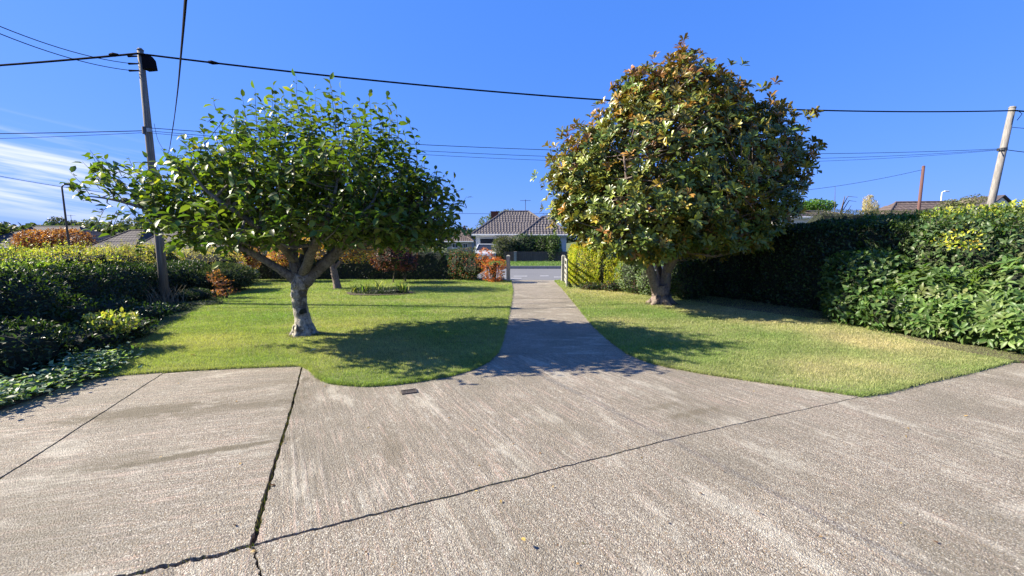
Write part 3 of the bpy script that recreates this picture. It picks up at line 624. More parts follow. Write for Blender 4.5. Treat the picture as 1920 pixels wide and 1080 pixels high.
# silvery ground cover at the edge of the concrete
n = 5200; s = rng.random(n); line = np.array([[-6.15, 3.0], [-5.95, 4.4], [-5.98, 5.2], [-6.0, 5.75], [-6.5, 6.5]]); q = np.linspace(0, 1, 5)
P = np.stack([np.interp(s, q, line[:, 0]) + rng.normal(0, .17, n), np.interp(s, q, line[:, 1]) + rng.normal(0, .12, n), np.abs(rng.normal(0, .07, n)) + .04], 1); P[:, 2] += .10 * np.clip(wob(P, 3, 1), 0, 1)
A = rng.normal(size=(n, 3)); A[:, 2] = rng.uniform(-.1, .5, n); V, F_, cc = leaf_arrays(P, A, np.tile([0, 0, 1.], (n, 1)) + rng.normal(size=(n, 3)) * .3, rng.uniform(.05, .10, n), .05, palette(n, [((.16, .24, .13), 3), ((.30, .38, .25), 3), ((.08, .14, .06), 2)]), TS)
tag(npmesh('ground_cover', V, F_, MAT['leaf_soft'], None, cc, kind='stuff'), 'silvery green ground cover spilling over the concrete edge at the left', 'ground cover')
# dry stems by the foot of the pole
r0 = root('dry_perennial', (X(300, 11.6), 11.6, 0), 'thin pale dry stems standing at the foot of the telegraph pole', 'plant')
mb = MB()
for i in range(70):
    x0, y0 = X(300, 11.6) + rng.normal(0, .28), 11.5 + rng.normal(0, .2); a = rng.random() * 6.28; l = rng.uniform(.3, .75); mb.tube([(x0, y0, 0), (x0 + .12 * math.cos(a), y0 + .12 * math.sin(a), l * .6), (x0 + .3 * math.cos(a), y0 + .3 * math.sin(a), l)], [.005, .004, .002], 3)
mb.build('stems', plain('dry_stem', (.30, .25, .17), .9), r0, kind='stuff')

# ---- far edge of the left lawn
hedge('roadside_hedge', 'clipped dark hedge along the road between the acers and the gate post', [(X(468, 19.4), 19.7), (X(700, 19.4), 19.7), (X(893, 19.4), 19.6)], .95, 1.42, .055, 15000, DKG + [((.05, .045, .025), 1)], 'leaf_soft', tips=(GRG + MDG + RED[:1], .25), sh=(160, .09, GRG + MDG + RED[:1]))
FB = 'coloured bushes along the far lawn edge'
shrub('acer_bush', 'orange and pink autumn leaved bush left of the blue car', 'bush', [blob(428, 486, 462, 18.6, .6, .7), blob(455, 482, 478, 18.8, .5, .6)], .075, 2600, ORG_ + [((.42, .20, .14), 2)], sh=(50, .2), group=FB, core=.55, rough=.25)
shrub('acer_bush', 'orange and pink autumn leaved bush behind the pale trunk, right of the blue car', 'bush', [blob(502, 575, 466, 18.4, .6, .75)], .075, 2600, ORG_ + [((.40, .12, .12), 2), ((.30, .30, .07), 1)], sh=(50, .2), group=FB, core=.55, rough=.25)
shrub('smoke_bush', 'dark purple leaved bush between the orange tree and the dark hedge', 'bush', [blob(696, 768, 449, 18.0, .7, .55), blob(735, 782, 472, 18.2, .5, .55)], .075, 3200, PUR, group=FB, core=.7, rough=.28, e=3.4, sh=(60, .2))
shrub('cotoneaster_bush', 'grey green arching shrub beside the red bush near the gate post', 'bush', [blob(858, 918, 474, 18.9, .5), blob(838, 880, 470, 19.2, .5)], .06, 3200, GRG + MDG + RED[:1], group=FB, core=.6, rough=.25)
shrub('red_bush', 'bright orange red leaved shrub just left of the gate post', 'bush', [blob(904, 944, 482, 18.3, .42), blob(912, 950, 486, 18.2, .3, .55), blob(896, 925, 470, 18.5, .3, .6), blob(914, 938, 505, 18.2, .3)], .075, 2600, RED + ORG_[:1], group=FB, core=.35, rough=.35, up=.5, out=.8)

# island bed in the lawn: strappy leaves and low cover
r0 = root('iris_clump', (bx, by, .05), 'clump of strappy green and dry leaves in the island bed on the left lawn', 'plant')
Ps, As, Ls, Cs = [], [], [], []
for cx, cy, nn, hh in [(-.85, .0, 26, .30), (-.45, -.1, 20, .38), (.85, -.05, 24, .42), (.45, .1, 12, .22), (0, .1, 10, .5)]:
    for i in range(nn):
        a = rng.random() * 6.28; tl = rng.uniform(.1, .6); Ps.append((bx + cx + rng.normal(0, .07), by + cy + rng.normal(0, .07), .05)); As.append((math.cos(a) * tl, math.sin(a) * tl, 1)); Ls.append(hh * rng.uniform(.6, 1.1)); Cs.append(palette(1, [((.13, .20, .05), 4), ((.34, .31, .14), 2), ((.06, .10, .03), 2)])[0])
Ps, As, Ls = np.array(Ps), np.array(As), np.array(Ls)
foliage('foliage', r0, Ps, As, np.cross(As, rng.normal(size=As.shape)), Ls, .030, np.array(Cs), TO, MAT['leaf_soft'])
shrub('heath_mat', 'low dark cover plants filling the island bed on the left lawn', 'plant', [(bx, by, .05, .95, .42, .12), (bx + .5, by - .1, .05, .5, .3, .20), (bx - .15, by - .1, .05, .5, .35, .19)], .05, 3400, DKG + GRG[:1], 'leaf_soft', core=.6)

# ---- right side
hedge('golden_hedge', 'bright golden yellow clipped hedge behind the open gate', [(2.95, 18.9), (3.02, 16.9), (X(1140, 16.1), 16.15), (X(1200, 15.5), 15.6)], .95, 1.62, .085, 30000, GOLD, 'leaf_soft', ratio=.32, rough=.10, up=.8, tips=([((.60, .36, .05), 3), ((.5, .42, .05), 2)], .3), sh=(120, .12), hf=[(0, 1), (.5, 1.02), (.8, .90), (1, .86)])
shrub('variegated_shrub', 'grey green small leaved shrub between the golden hedge and the trunk of the evergreen tree', 'shrub', [blob(1160, 1222, 478, 14.6, .5), blob(1195, 1240, 500, 13.9, .45)], .06, 4200, [((.17, .24, .12), 3), ((.28, .34, .20), 2), ((.07, .12, .04), 2)], core=.7, rough=.2)
for i, (u0, u1, vt, y, lab) in enumerate([(1092, 1135, 531, 15.4, 'low dark plant at the foot of the golden hedge nearest the gate'), (1130, 1180, 527, 15.0, 'low reddish dark plant at the middle of the golden hedge foot'), (1180, 1226, 524, 14.2, 'low plant beside the evergreen trunk at the end of the golden hedge')]):
    shrub('bed_plant', lab, 'plant', [blob(u0, u1, vt, y, .3)], .06, 900, DKG + PUR[:1] + MDG[:1], core=.6, rough=.3, group='low plants under the golden hedge')
hedge('side_hedge', 'tall dark hedge in the shade behind the evergreen tree on the right', [(5.9, 15.6), (7.3, 13.6), (8.5, 11.2), (9.3, 9.2)], 1.5, 2.30, .085, 30000, DKG + MDG + [((.12, .15, .07), 1)], 'leaf', tips=(DKG + MDG, .2), rough=.16)
hedge('neighbour_hedge', 'very flat topped clipped brown green hedge beyond the right garden boundary', [(12.2, 17.2), (16.2, 17.4), (21, 15.5)], 1.3, 3.02, .05, 16000, [((.07, .085, .022), 3), ((.045, .06, .018), 3), ((.11, .10, .03), 1)], rough=.03)
shrub('fuchsia_shrub', 'leafy shrub with small dark leaves right of the evergreen trunk', 'shrub', [blob(1262, 1330, 492, 13.0, .6)], .07, 3200, DKG + MDG[:1], rough=.2)
shrub('hydrangea_shrub', 'broad leaved green shrub in sun where the shade of the evergreen ends', 'shrub', [blob(1572, 1690, 470, 9.35, .75), blob(1600, 1700, 455, 9.9, .7), blob(1560, 1625, 540, 9.2, .45), blob(1630, 1720, 545, 8.4, .5)], .125, 6200, [((.065, .125, .035), 4), ((.10, .17, .05), 3), ((.16, .22, .07), 1)], 'leaf', TO, rough=.16, ratio=.55, single=120, smooth=True, core=.72)
shrub('camellia_shrub', 'tall mixed green shrub with glossy leaves reaching the hedge top at the right', 'shrub', [blob(1680, 1800, 420, 9.3, .9), blob(1740, 1900, 412, 8.7, .9), blob(1840, 2040, 405, 8.2, 1.0)], .11, 9000, [((.075, .135, .045), 4), ((.11, .17, .06), 3), ((.17, .21, .10), 2)], 'leaf', TO, rough=.2, smooth=True, core=.72, sh=(90, .2))
shrub('golden_euonymus', 'yellow green shrub catching the sun on top of the right hedge at the picture edge', 'shrub', [blob(1850, 2060, 379, 8.9, .8, 1.6), blob(1745, 1880, 391, 9.6, .8, 1.6)], .08, 6500, [((.44, .46, .06), 3), ((.28, .35, .05), 3), ((.15, .21, .045), 2)], 'leaf', TS, rough=.14)
shrub('yellow_climber', 'patch of yellow leaves on the green shrubs below the right hedge top', 'plant', [blob(1762, 1800, 440, 8.05, .3, 1.75), blob(1788, 1822, 432, 8.0, .3, 1.85), blob(1775, 1830, 452, 7.9, .3, 1.7)],   .065, 190, GOLD, 'leaf', core=0, rough=.5, stems=False)
hedge('laurel_screen', 'mid green leafy hedge top between the dark hedge and the right picture edge', [(9.3, 11.2), (10.6, 9.0), (11.8, 7.0), (12.4, 4.5)], 1.5, 2.42, .10, 13000, MDG, 'leaf', rough=.12, sh=(160, .12), tips=([((.20, .26, .05), 3), ((.12, .19, .05), 3)], .25))

# rhododendron: whorls of long leaves
def rosettes(C0, Dn, k, L, W, opening, pal, jit=.15):
    n = len(C0); ph = rng.random((n, 1)) * 6.28 + np.arange(k)[None] * 6.283 / k + rng.normal(0, .25, (n, k)); Dn = nrmz(Dn)
    U = nrmz(np.cross(Dn, np.array([[.3, .5, .8]]) + rng.normal(size=(n, 3)) * .2)); Wv = np.cross(Dn, U)
    rad = U[:, None] * np.cos(ph)[..., None] + Wv[:, None] * np.sin(ph)[..., None]; op = opening + rng.normal(0, .18, (n, k)); op = op[..., None]
    A = (rad * np.sin(op) + Dn[:, None] * np.cos(op)).reshape(-1, 3); Nn = (Dn[:, None] * np.sin(op) - rad * np.cos(op)).reshape(-1, 3)
    P = (C0[:, None] - Dn[:, None] * (rng.random((n, k, 1)) * .06)).reshape(-1, 3) + A * .012; m = n * k
    Ls = L * rng.uniform(.7, 1.15, m); c = pal if isinstance(pal, np.ndarray) else palette(n, pal, jit); c = np.repeat(c, k, 0) * (1 + rng.normal(0, .12, (m, 1)))
    return P, A, Nn, Ls, Ls * W, np.clip(c, .003, .9)
def rhodo(label, blobs, n, single):
    b0 = blobs[0]; r0 = root('rhododendron', (b0[0], b0[1], 0), label, 'shrub'); Cs, Ds = [], []; cm = MB(); br = MB()
    for k, b in enumerate(blobs):
        d = nrmz(rng.normal(size=(n, 3)) * [1, 1, .9] + [-.25, -.55, .15]); c = np.array(b[:3]); p = blob_surf(b, d, 2.3, .12, k); p = c + (p - c) * (1 - .22 * rng.random((n, 1)))
        q = p[:, 2] > .12; Cs.append(p[q]); Ds.append(nrmz(nrmz(p[q] - c) * .9 + [0, 0, .5] + rng.normal(size=(q.sum(), 3)) * .3))
        m, q2 = 12, 8; dd = np.array([[math.cos(6.283 * i / m) * math.sin(3.1416 * (j + .02) / (q2 - .96)), math.sin(6.283 * i / m) * math.sin(3.1416 * (j + .02) / (q2 - .96)), math.cos(3.1416 * (j + .02) / (q2 - .96))] for j in range(q2) for i in range(m)])
        cs = blob_surf(b, nrmz(dd), 2.3, .1, k); cs = c + (cs - c) * .60; cs[:, 2] = np.maximum(cs[:, 2], .05)
        cm.add([tuple(v) for v in cs], [(j * m + i, j * m + (i + 1) % m, (j + 1) * m + (i + 1) % m, (j + 1) * m + i) for j in range(q2 - 1) for i in range(m)])
        for v in p[p[:, 2] > .2][::9]: br.tube([(c[0], c[1], .05), tuple(c * .45 + v * .55 + [0, 0, -.12]), tuple(v)], [.022, .013, .006], 5)
    C0, Dn = np.concatenate(Cs), np.concatenate(Ds)
    P, A, Nn, L, W, col = rosettes(C0, Dn, 8, .160, .40, 1.15, [((.10, .175, .045), 4), ((.15, .225, .065), 3), ((.21, .27, .10), 1)])
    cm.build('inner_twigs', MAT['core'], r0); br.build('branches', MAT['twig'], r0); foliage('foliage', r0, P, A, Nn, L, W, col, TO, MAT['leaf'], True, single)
rhodo('rhododendron with whorls of long green leaves at the right picture edge beside the concrete', [blob(1765, 1925, 540, 7.5, .75), blob(1850, 2050, 480, 7.2, .9), blob(1880, 2060, 560, 6.7, .6)], 300, 300)
rhodo('smaller rhododendron with green whorled leaves left of the larger one on the right lawn edge', [blob(1690, 1800, 500, 8.2, .7), blob(1700, 1775, 570, 7.9, .45)], 230, 120)

# ---------------------------------------------------------------- the two big trees
def limb(mb, pts, y0, n=5, sides=10, rough=.05, seed=0):
    """pts: photo column, photo row, depth offset, radius -> smooth tapered tube; returns its centre line"""
    W = [tuple(D(u, v, y0 + dy)) + (r,) for u, v, dy, r in pts]; sp = smooth_path(W, n)
    wv = [Vector(p[:3]) + Vector((random.gauss(0, 1), random.gauss(0, 1), 0)) * float(p[3]) * .05 for p in sp]
    mb.tube(wv, [float(p[3]) for p in sp], sides, rough=rough, seed=seed); return np.array([list(a) + [float(p[3])] for a, p in zip(wv, sp)])
def branchlets(tr, limbs, targets, name='branch', r0=.016):
    """thin branches from the nearest suitable limb point to each target"""
    mb = MB(); Lm = np.concatenate(limbs)
    for t in targets:
        d = np.linalg.norm((Lm[:, :3] - t) * [1, 1, .8], axis=1) + (Lm[:, 2] > t[2] - .05) * .6; a = Lm[np.argmin(d + rng.random(len(d)) * .15)]
        p = Vector(a[:3]); q = Vector(t); mid = p.lerp(q, .55) + Vector((rng.normal(0, .06), rng.normal(0, .06), -.10 * (q - p).length)); r = min(a[3] * .7, r0 + .010 * (q - p).length)
        mb.tube([p, mid, q], [r, r * .65, .004], 5, cap=False)
    return mb
def in_blobs(bl, n, shell=.0):
    out = []; vol = np.array([b[3] * b[4] * b[5] for b in bl]); cnt = np.maximum(3, (n * vol / vol.sum())).astype(int)
    for b, c in zip(bl, cnt):
        d = nrmz(rng.normal(size=(c, 3))); r = (shell + (1 - shell) * rng.random((c, 1)) ** (1 / 3.)); r *= 1 + .10 * wob(d * 3 + b[0], 1.5, 2)[:, None]; out.append(np.array(b[:3]) + d * r * np.array(b[3:]))
    return np.concatenate(out)
def B3(u, v, y, rx, ry, rz): return tuple(D(u, v, y)) + (rx, ry, rz)

# pale-barked fruit tree on the left lawn
ty = G(570, 629)[1]
tr = root('fruit_tree', (G(570, 629)[0], ty, 0), 'spreading green leafed tree with pale grey trunk on the left lawn', 'tree')
mb = MB(); limb(mb, [(571, 634, 0, .24), (570, 622, 0, .195), (567, 600, 0, .150), (562, 575, 0, .135), (560, 550, 0, .140), (563, 530, 0, .155), (568, 512, 0, .14)], ty, 6, 18, .045, 1)
for a in range(6):
    an = a * 1.05 + .3; c = G(570, 629); mb.tube([(c[0] + .10 * math.cos(an), ty + .10 * math.sin(an), .20), (c[0] + .19 * math.cos(an), ty + .18 * math.sin(an), .06), (c[0] + .28 * math.cos(an), ty + .27 * math.sin(an), -.01)], [.09, .06, .025], 8, rough=.06, seed=a)
trunk = mb.build('trunk', MAT['bark_grey'], tr, smooth=True)
for u, v, rr in ((554, 616, .07), (551, 534, .062)):
    k = D(u, v, ty - .15); MB().torus(k, (-.6, -.8, .1), rr, rr * .38).build('pruning_scar', MAT['bark_grey'], trunk, smooth=True)
    MB().tube([k + Vector((-.6, -.8, .1)).normalized() * -.05, k + Vector((-.6, -.8, .1)).normalized() * .004], [rr * .9, rr * .8], 12).build('scar_hollow', MAT['core'], trunk)
k = D(566, 585, ty - .145); MB().tube([k + Vector((0, .08, 0)), k + Vector((0, -.012, 0))], [.055, .05], 9, rough=.15).build('scar_hollow', MAT['core'], trunk)
LB = []
for i, pts in enumerate([
    [(560, 532, 0, .10), (535, 512, -.1, .085), (500, 490, -.2, .070), (455, 466, -.4, .06), (390, 440, -.6, .05), (300, 400, -.8, .035), (215, 375, -.9, .02), (165, 368, -.9, .008)],
    [(556, 520, 0, .11), (551, 490, 0, .092), (548, 455, .0, .072), (525, 410, -.2, .06), (490, 350, -.4, .042), (465, 310, -.3, .012)],
    [(560, 515, .05, .10), (572, 478, .4, .09), (590, 440, .7, .07), (575, 370, 1.1, .045), (560, 300, 1.2, .012)],
    [(572, 528, 0, .135), (596, 506, 0, .11), (628, 478, -.05, .095), (655, 452, -.2, .075), (705, 415, -.3, .06), (770, 370, -.2, .04), (830, 360, -.1, .015)],
    [(600, 503, 0, .09), (636, 455, .5, .075), (680, 400, 1.0, .035), (700, 340, 1.2, .012)],
    [(568, 515, 0, .10), (585, 470, -.6, .08), (612, 410, -1.2, .055), (628, 360, -1.2, .025), (635, 320, -1.0, .01)],
    [(553, 490, 0, .07), (520, 455, -.7, .06), (460, 410, -1.3, .045), (390, 360, -1.6, .025), (350, 310, -1.6, .01)],
    [(640, 468, -.1, .07), (660, 420, -.9, .055), (695, 385, -1.0, .025), (715, 340, -.8, .01)],
    [(575, 470, .4, .06), (530, 420, 1.1, .045), (440, 370, 1.5, .03), (400, 300, 1.4, .015)]]):
    mb = MB(); LB.append(limb(mb, pts, ty, 5, 10, .05, 20 + i)); mb.build('limb', MAT['limb'], tr, smooth=True)
crown = [B3(460, 370, ty, 1.05, 1.7, .62), B3(550, 345, ty, 1.35, 1.9, .80), B3(675, 360, ty, 1.2, 1.8, .68), B3(770, 392, ty, .80, 1.2, .52), B3(560, 425, ty - .2, 2.35, 2.0, .50), B3(385, 400, ty - .4, .95, 1.2, .46), B3(258, 352, ty - .75, .62, .5, .30), B3(190, 376, ty - .85, .34, .3, .14), B3(200, 340, ty - .85, .28, .3, .10), B3(735, 428, ty, 1.25, 1.5, .42), B3(540, 435, ty - 1.2, 1.6, .9, .42), B3(755, 440, ty, .95, 1.3, .33), B3(395, 430, ty - .3, .8, 1.2, .26)]
tw = in_blobs(crown, 2350); tw = tw[.6 * wob(tw, 2.4, 1) + .4 * wob(tw, 5, 4) > -.36]
zmin = np.interp(tw[:, 0] / tw[:, 1] * 780 + 960, [150, 300, 420, 500, 560, 650, 760, 860], [Z(400, ty), Z(450, ty), Z(458, ty), Z(462, ty), Z(450, ty), Z(448, ty), Z(466, ty), Z(445, ty)])
tw = tw[tw[:, 2] > zmin + .02]
cc_ = np.array(D(560, 400, ty)); upw = np.clip((tw[:, 2] - Z(455, ty)) / .7, -.15, .75)[:, None]; td = nrmz(nrmz(tw - cc_) * .55 + np.array([[0, 0, 1.]]) * upw + rng.normal(size=tw.shape) * .28); tl = rng.uniform(.22, .50, len(tw))
whips = [(400, 182, -.9, 210), (352, 272, -1.4, 330), (478, 166, -.5, 250), (512, 160, .3, 250), (555, 143, -.4, 240), (618, 148, -.7, 250), (600, 200, .8, 280), (692, 176, -.5, 270), (724, 180, -.2, 270), (768, 232, -.3, 330), (440, 215, .4, 290), (575, 190, .9, 270), (655, 215, .7, 290), (640, 250, -1.3, 330), (525, 190, -.9, 280), (745, 270, .2, 340), (795, 300, -.2, 360), (425, 235, -.6, 300), (380, 240, .2, 320),
         (168, 318, -.9, 345), (148, 368, -.95, 380), (275, 295, -.8, 335), (318, 300, -.9, 345), (205, 345, -.7, 370), (862, 372, -.1, 400), (845, 345, .1, 385), (820, 330, 0, 370), (185, 400, -.9, 385), (345, 262, -.6, 320), (705, 205, .4, 290), (735, 215, -.6, 300), (760, 255, .5, 320), (675, 190, .5, 280), (500, 215, .7, 290), (710, 240, 1.0, 320), (590, 165, .2, 240), (545, 165, .5, 250), (470, 200, .9, 280), (680, 215, -1.0, 300)]
WB, WD, WL = [], [], []
whips += [(u + random.uniform(-24, 24), v + random.uniform(12, 60), dy + random.uniform(-.6, .6), vb + 10) for u, v, dy, vb in whips[:19] + whips[27:] for q in range(3)]
for u, v, dy, vb in whips:
    t = D(u, v, ty + dy); base = D(u + (12 if 250 < u < 800 else (45 if u <= 250 else -40)) * random.uniform(.3, 1.2), vb, ty + dy * .9); WB.append(base); WD.append((t - base).normalized()); WL.append((t - base).length)
tw = np.concatenate([tw, np.array(WB)]); td = np.concatenate([td, np.array(WD)]); tl = np.concatenate([tl, WL]); isw = np.r_[np.zeros(len(tw) - len(WB), bool), np.ones(len(WB), bool)]
branchlets(tr, LB, tw[::6]).build('branches', MAT['limb'], tr, kind='stuff')
mb = MB(); Ps, As, Ns, Ls = [], [], [], []
for i in range(len(tw)):
    b, d, l = Vector(tw[i]), Vector(td[i]), float(tl[i]); bow = Vector((rng.normal(0, .05), rng.normal(0, .05), 0)) * l; pt = lambda s: b + d * l * s + bow * (4 * s * (1 - s))
    mb.tube([pt(0), pt(.5), pt(1)], [.006, .0045, .002], 4, cap=False)
    k = max(4, int(l / .052)); az0 = rng.random() * 6.28
    for j in range(k):
        s = (j + .7) / k if isw[i] else (j + .4) / k; a = az0 + j * 2.4 + rng.normal(0, .3); tilt = rng.uniform(-.2, .5) if isw[i] else rng.uniform(-.85, .45)
        if s > .93: tilt = 1.1
        ax = Vector((math.cos(a) * math.cos(tilt), math.sin(a) * math.cos(tilt), math.sin(tilt))); p = pt(min(s, 1))
        Ps.append(p + ax * .012); As.append(ax); Ns.append(Vector((rng.normal(0, .45), rng.normal(0, .45), 1))); Ls.append((.178 - .035 * s) * rng.uniform(.75, 1.15) * (1.0 if not isw[i] else 1.02))
mb.build('twigs', MAT['twig'], tr, kind='stuff')
Ls = np.array(Ls); col = palette(len(Ps), [((.085, .135, .022), 5), ((.135, .19, .030), 4), ((.20, .25, .04), 2), ((.40, .38, .06), .3)], .16)
foliage('foliage', tr, np.array([list(p) for p in Ps]), np.array([list(p) for p in As]), np.array([list(p) for p in Ns]), Ls, Ls * .56, col, TO, MAT['leaf'], True, 300)

# bronze evergreen on the right lawn
my = G(1240, 571)[1]
mg = root('evergreen_tree', (G(1240, 571)[0], my, 0), 'large rounded evergreen tree with bronze tipped glossy leaves on the right lawn', 'tree')
mb = MB(); limb(mb, [(1240, 574, 0, .28), (1239, 560, 0, .235), (1238, 545, 0, .215), (1238, 533, 0, .20)], my, 5, 18, .05, 5)
for a in range(5):
    an = a * 1.25; c = G(1240, 571); mb.tube([(c[0] + .14 * math.cos(an), my + .14 * math.sin(an), .22), (c[0] + .30 * math.cos(an), my + .28 * math.sin(an), .06), (c[0] + .48 * math.cos(an), my + .44 * math.sin(an), -.01)], [.13, .09, .03], 8, rough=.06, seed=a)
mb.build('trunk', MAT['bark_brown'], mg, smooth=True); LM = []
for i, pts in enumerate([
    [(1232, 548, 0, .14), (1222, 515, -.1, .12), (1208, 480, -.2, .12), (1190, 430, -.3, .09), (1150, 360, -.4, .06), (1100, 300, -.3, .03)],
    [(1246, 550, 0, .15), (1250, 515, .0, .135), (1256, 480, .1, .12), (1270, 420, .2, .11), (1285, 330, .2, .08), (1280, 220, .1, .05), (1278, 120, 0, .015)],
    [(1252, 510, 0, .12), (1280, 460, -.6, .09), (1340, 400, -1.2, .07), (1400, 330, -1.4, .04)],
    [(1256, 480, .1, .10), (1310, 430, .8, .08), (1400, 380, 1.2, .06), (1480, 300, 1.2, .03)],
    [(1215, 495, -.1, .09), (1200, 440, -1.0, .07), (1180, 370, -1.7, .045), (1170, 290, -1.8, .02)],
    [(1240, 540, 0, .10), (1228, 480, .9, .08), (1180, 400, 1.6, .06), (1130, 330, 1.8, .03)],
    [(1275, 400, .2, .07), (1340, 300, .4, .05), (1400, 210, .4, .02)],
    [(1270, 420, 0, .07), (1220, 300, -.6, .05), (1200, 190, -.5, .02)]]):
    mb = MB(); LM.append(limb(mb, pts, my, 5, 10, .05, 60 + i)); mb.build('limb', MAT['bark_brown'], mg, smooth=True)
mc = [B3(1270, 215, my, 1.5, 1.6, 1.1), B3(1278, 155, my, .55, .7, .75), B3(1250, 300, my, 2.7, 2.6, 1.55), B3(1225, 390, my, 2.75, 2.7, 1.05), B3(1400, 300, my, 1.2, 1.6, 1.1), B3(1385, 385, my, 1.4, 1.7, 1.1), B3(1120, 320, my, 1.3, 1.6, 1.1), B3(1112, 395, my, 1.05, 1.5, .75), B3(1200, 185, my, .75, 1.1, .7), B3(1332, 205, my, .8, 1.2, .8), B3(1430, 220, my, .34, .6, .36), B3(1478, 310, my, .42, .8, .7), B3(1180, 455, my - .8, 1.4, 1.5, .55), B3(1330, 440, my - .3, 1.6, 1.6, .6)]
pts = []
for k, b in enumerate(mc):
    n = int(245 * (b[3] * b[5] + b[3] * b[4]) ** .9); d = nrmz(rng.normal(size=(n, 3))); r = rng.random((n, 1)); r = np.where(rng.random((n, 1)) < .62, 1.10 - .26 * r ** .6, .45 + .45 * r)
    pts.append((np.array(b[:3]) + d * r * (1 + .10 * wob(d * 3 + k, 1.6, k)[:, None]) * np.array(b[3:]), d))
P0 = np.concatenate([p[0] for p in pts]); D0 = np.concatenate([p[1] for p in pts])
for k, b in enumerate(mc):      # thin out what lies deep inside
    dd = np.sum(((P0 - np.array(b[:3])) / (np.array(b[3:]) * .74)) ** 2, 1); q = (dd > 1) | (rng.random(len(P0)) < .60); P0, D0 = P0[q], D0[q]
ex = []
for u, v, dy in [(1278, 94, 0), (1205, 128, .1), (1190, 150, -.2), (1325, 120, .1), (1345, 135, 0), (1438, 162, .1), (1400, 180, .2), (1462, 195, -.2), (1488, 210, 0), (1500, 240, .1), (1522, 206, .1), (1508, 216, .2), (1532, 275, 0), (1528, 290, .2), (1530, 262, -.2), (1515, 330, 0), (1500, 345, .1), (1020, 330, 0), (1035, 345, -.3), (1042, 283, 0), (1058, 252, .1), (1085, 232, 0), (1130, 190, 0), (1165, 160, .1), (1240, 135, 0), (1300, 110, .1), (1360, 150, 0), (1255, 112, .2), (1385, 160, -.1), (1050, 420, -.5), (1060, 440, -.3), (1475, 385, .2), (1485, 370, 0)]:
    for q in range(3): ex.append(D(u + random.gauss(0, 6), v + abs(random.gauss(0, 9)), my + dy + random.gauss(0, .15)))
ex = np.array([list(e) for e in ex]); cen = np.array(D(1265, 330, my)); P0 = np.concatenate([P0, ex]); D0 = np.concatenate([D0, nrmz(ex - cen)])
low = np.interp(P0[:, 0] / P0[:, 1] * 780 + 960, [1040, 1080, 1120, 1180, 1230, 1300, 1420, 1480], [Z(432, my), Z(447, my), Z(466, my), Z(486, my), Z(492, my), Z(486, my), Z(466, my), Z(415, my)]); q = P0[:, 2] > low; P0, D0 = P0[q], D0[q]
Dd = nrmz(D0 * .75 + [0, 0, .55] + rng.normal(size=D0.shape) * .28)
q = (.55 * wob(P0, 2.1, 2) + .45 * wob(P0, 4.5, 6) > -.26) | (np.arange(len(P0)) > len(P0) - len(ex)); P0, Dd = P0[q], Dd[q]
q = rng.random(len(P0)) < .10; P0 = P0 + Dd * (q * rng.uniform(.12, .34, len(P0)))[:, None]
hgt = np.clip((P0[:, 2] - 3.2) / 3.6, 0, 1); br_ = rng.random(len(P0)) < (.06 + .60 * hgt ** 1.3)
col = palette(len(P0), [((.13, .18, .028), 4), ((.25, .28, .045), 2.6), ((.065, .10, .02), 3.4), ((.42, .33, .05), 1.0)], .15); col[br_] = palette(br_.sum(), [((.27, .13, .032), 4), ((.36, .21, .045), 4), ((.20, .17, .04), 4), ((.42, .30, .07), 1)], .18)
branchlets(mg, LM, P0[::7], r0=.010).build('branches', MAT['bark_brown'], mg, kind='stuff')
P, A, Nn, L, W, cl = rosettes(P0, Dd, 8, .188, .40, 1.0, col); foliage('foliage', mg, P, A, Nn, L, W, cl, TB, MAT['leaf_glossy'], True, 300)

# small tree at the back of the left lawn
sy = G(632, 542)[1]
st = root('small_acer_tree', (G(632, 542)[0], sy, 0), 'small orange and yellow leaved tree with dark trunk behind the pale trunked tree', 'tree')
mb = MB(); L1 = limb(mb, [(633, 546, 0, .17), (631, 530, 0, .13), (626, 510, 0, .12), (622, 490, 0, .10), (618, 470, 0, .07)], sy, 5, 12, .06, 9); mb.build('trunk', MAT['bark_brown'], st, smooth=True); Lx = [L1]
for i, pts in enumerate([[(626, 505, 0, .07), (650, 480, .2, .05), (690, 462, .3, .02)], [(624, 495, 0, .06), (600, 470, -.2, .04), (570, 462, -.3, .02)], [(618, 472, 0, .07), (628, 440, 0, .05), (636, 400, 0, .03), (636, 365, 0, .015)]]):
    mb = MB(); Lx.append(limb(mb, pts, sy, 4, 8, .05, 90 + i)); mb.build('limb', MAT['bark_brown'], st, smooth=True)
P = in_blobs([B3(668, 474, sy, .75, .8, .42), B3(575, 470, sy, .7, .8, .45), B3(620, 445, sy, 1.1, .9, .45), B3(700, 462, sy, .5, .6, .3), B3(645, 425, sy, 1.4, 1.2, .7), B3(635, 380, sy, 1.2, 1.1, .75)], 8500); n = len(P)
branchlets(st, Lx, P[::25], r0=.01).build('branches', MAT['bark_brown'], st, kind='stuff')
foliage('foliage', st, P, rng.normal(size=(n, 3)), np.tile([0, 0, 1.], (n, 1)) + rng.normal(size=(n, 3)) * .5, .085, .06, palette(n, [((.58, .28, .06), 3), ((.56, .38, .07), 3), ((.25, .26, .05), 1), ((.38, .12, .05), 1)]), TS, MAT['leaf_soft'])

